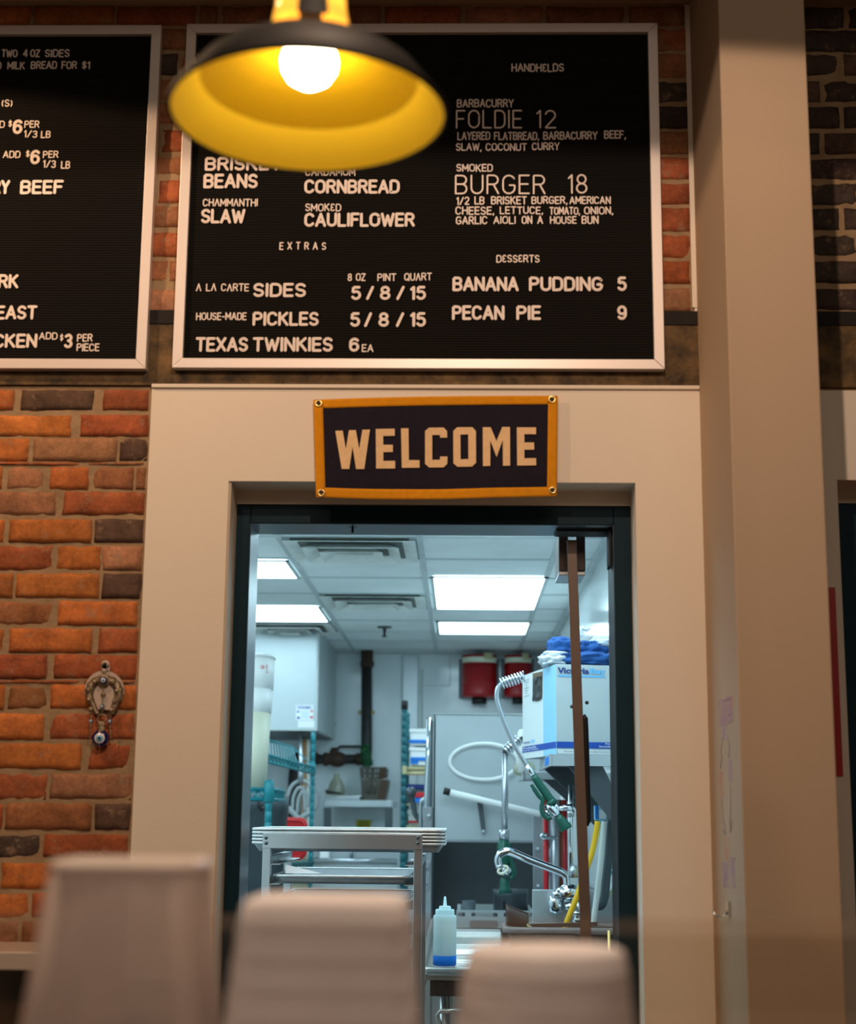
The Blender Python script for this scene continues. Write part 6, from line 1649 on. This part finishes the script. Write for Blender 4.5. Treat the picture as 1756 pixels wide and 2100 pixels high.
hose([(1232, 1682), (1232, 1720), (1234, 1755), (1243, 1782), (1256, 1790), (1270, 1790)], hy_ - .06, .0065, 'cyan_hose', 'thin cyan hose hanging from the dispenser')
hose([(1231, 1690), (1230, 1780), (1233, 1825), (1241, 1840), (1250, 1836), (1258, 1822)], hy_ - .1, .006, 'clear_hose', 'thin clear hose looping below the dispenser')
hose([(1240, 1684), (1232, 1770), (1224, 1840), (1218, 1890), (1216, 1930)], hy_ - .15, .012, 'pvc', 'white pipe slanting down between the yellow and dark hoses')
hose([(1253, 1650), (1250, 1740), (1244, 1800), (1240, 1840), (1232, 1858), (1218, 1852)], hy_ - .12, .017, 'grey_plastic', 'dark grey drain hose close to the right jamb')
a = P(1249, 1908, TYF - .1)
solo('brass_rod', MB().tube([a, (a.x, a.y, 0.0)], .005, 8), 'brass', 'thin brass rod standing at the right jamb before the dish table', 'rod')
# pipes between dishwasher and faucet
def pipe(px, y0, y1, Y, r, mt, label):
    Y += .05 if px in (1126, 1147) else 0
    a = P(px, y0, Y); b = P(px, y1, Y); b.x = a.x; b.z = min(b.z, a.z); 
    return solo('pipe', MB().tube([a, Vector((a.x, a.y, TZ + .0))], r, 12), mt, label, 'pipe')
for px, mt, r, lb in ((1119, 'red_plastic', .012, 'thin red hose nearest the dishwasher post'), (1126, 'chrome', .020, 'wide chrome pipe right of the dishwasher post'), (1138, 'steel', .020, 'pale steel pipe beside the chrome one'),
                      (1147, 'brown_hose', .014, 'brown hose between the steel pipe and the bright red hose'), (1158, 'red_paint', .013, 'bright red hose left of the sprayer riser')):
    pipe(px, 1640, 1825, 3.6, r, mt, lb)
m = MB(); m.tube(curve_px([(1122, 1712), (1114, 1711), (1111, 1716), (1118, 1719), (1130, 1718), (1144, 1718)], 3.583), .009, 8)
solo('pipe_clip', m, 'chrome', 'bent wire hook clipped around the pipes right of the dishwasher', 'hook')
m = MB(); m.box((P(1150, 1700, 4.2).x, 4.1, 1.15), (KXR - .02, 4.2, 1.62)); 
solo('wall_cabinet', m, 'white_plastic', 'white wall cabinet behind the red and brown hoses', 'cabinet', bevel=.006)

# ---------------------------------------------------------------- pan rack in front
cyr = 1.12
XL, XR = P(538, 1740, cyr).x, P(866, 1740, cyr).x
zt, zb = P(700, 1710, cyr).z, P(700, 1741, cyr).z
cart = empty('pan_rack', ((XL + XR) / 2, cyr + .33, 0), 'aluminium sheet pan rack standing just inside the doorway', 'pan rack')
part('top_rail', MB().box((XL, cyr, zb), (XR, cyr + .006, zt)), 'steel', cart, .0015)
part('top_rail', MB().box((XL, cyr + .64, zb), (XR, cyr + .646, zt)), 'steel', cart, .0015)
lw = .026
for xx in (XL, XR - lw):
    for yy in (cyr + .006, cyr + .61):
        part('upright', MB().box((xx, yy, .10), (xx + lw, yy + .03, zt - .004 if yy < cyr + .3 else zb)), 'steel', cart, .0015)
for xx in (XL, XR - lw): part('side_rail', MB().box((xx, cyr + .03, zb - .048), (xx + lw, cyr + .62, zb - .026)), 'steel', cart)
pitch = .073; zsl = P(700, 1806, cyr).z - .012
slides = [zsl + .060] + [zsl - pitch * k for k in range(12)]
for z in slides:
    for xx, sx in ((XL + lw - .002, 1), (XR - lw + .002, -1)):
        m = MB(); m.box((xx, cyr + .01, z - .002), (xx + sx * .030, cyr + .64, z)); m.box((xx, cyr + .0105, z + .0002), (xx + sx * .0013, cyr + .6395, z + .018)); part('slide', m, 'pan_metal', cart)
for px, py in ((546, 1718), (546, 1729), (857, 1718), (857, 1729)): part('screw', MB().lathe([(0.0001, -.004), (.004, -.0035), (.006, 0)], P(px, py, cyr), 14, 'y'), 'steel_dark', cart)
part('lower_rail', MB().box((XL, cyr, P(700, 2095, cyr).z - .0), (XR, cyr + .006, P(700, 2068, cyr).z)), 'steel', cart)
part('screw', MB().lathe([(0.0001, -.004), (.004, -.0035), (.006, 0)], P(851, 2080, cyr), 14, 'y'), 'steel_dark', cart)
for xx in (XL + .013, XR - .013):
    for yy in (cyr + .02, cyr + .625): part('caster', MB().lathe([(0.0001, -.014), (.045, -.014), (.05, -.008), (.05, .008), (.045, .014), (.0001, .014)], (xx, yy, .05), 20, 'x'), 'gasket', cart)
def sheet_pan(cx, cy, z, w, d, h, label, group=None):
    r = empty('sheet_pan', (cx, cy, z), label, 'sheet pan', group)
    m = MB()
    loft(m, [(rrect(cx, cy, w / 2 - .022, d / 2 - .022, .02), z), (rrect(cx, cy, w / 2 - .004, d / 2 - .004, .03), z + h), (rrect(cx, cy, w / 2 - .006, d / 2 - .006, .03), z + h), (rrect(cx, cy, w / 2 - .024, d / 2 - .024, .02), z + .0015)], True, True)
    part('tray', m, 'pan_tray', r)
    m = MB(); m.tube([Vector((x, y, z + h)) for x, y in rrect(cx, cy, w / 2 - .003, d / 2 - .003, .03)], .0042, 10, True)
    part('rim', m, 'pan_metal', r)
    return r
sx0, sx1 = P(511, 1702, cyr + .0).x, P(914, 1702, cyr + .0).x
z_top = P(700, 1702, cyr + .02).z
words_ = ['topmost sheet pan of the stack laid across the pan rack', 'second sheet pan from the top of the stack across the rack', 'third sheet pan from the top of the stack across the rack', 'fourth sheet pan from the top of the stack across the rack', 'lowest sheet pan of the stack laid across the pan rack']
for k in range(5):
    sheet_pan((sx0 + sx1) / 2, cyr + .045 + .22, z_top - .0105 * k - .026, sx1 - sx0, .44, .026, words_[k], 'sheet pans stacked across the rack')
wi = (XR - lw) - (XL + lw) - .012
sheet_pan((XL + XR) / 2, cyr + .33, slides[1] + .0005, wi, .64, .024, 'sheet pan with a sheet of paper on the upper slides of the rack', 'sheet pans on the rack slides')
zz_ = P(700, 1836, cyr + .6).z
sheet_pan((XL + XR) / 2, cyr + .33, slides[2] + .0005, wi, .64, .024, 'greasy sheet pan on the next slides down, partly behind the containers', 'sheet pans on the rack slides')
for k in (4, 6, 8):
    sheet_pan((XL + XR) / 2, cyr + .33, slides[k] + .0005, wi, .64, .024, 'sheet pan lower in the rack, %s behind the stacked containers' % {4: 'upper one', 6: 'middle one', 8: 'lowest one'}[k], 'sheet pans on the rack slides')
m = MB(); zp = slides[1] + .022
q = [P(585, 1791, cyr + .05), P(660, 1791, cyr + .05), P(640, 1786, cyr + .3), P(588, 1772, cyr + .08)]
m.hexa([q[0], q[1], q[1] + Vector((0, .001, 0)), q[0] + Vector((0, .001, 0)), P(586, 1773, cyr + .06), P(622, 1786, cyr + .1), P(622, 1786, cyr + .1) + Vector((0, .001, 0)), P(586, 1773, cyr + .06) + Vector((0, .001, 0))])
solo('paper_sheet', m, 'paper', 'white paper corner sticking up from the upper sheet pan', 'paper')
m = MB(); m.hexa([P(503, 1822, .9), P(530, 1862, .9), P(530, 1862, .905), P(503, 1862, .905), P(503, 1821, .9), P(505, 1825, .9), P(505, 1825, .905), P(503, 1821, .905)])
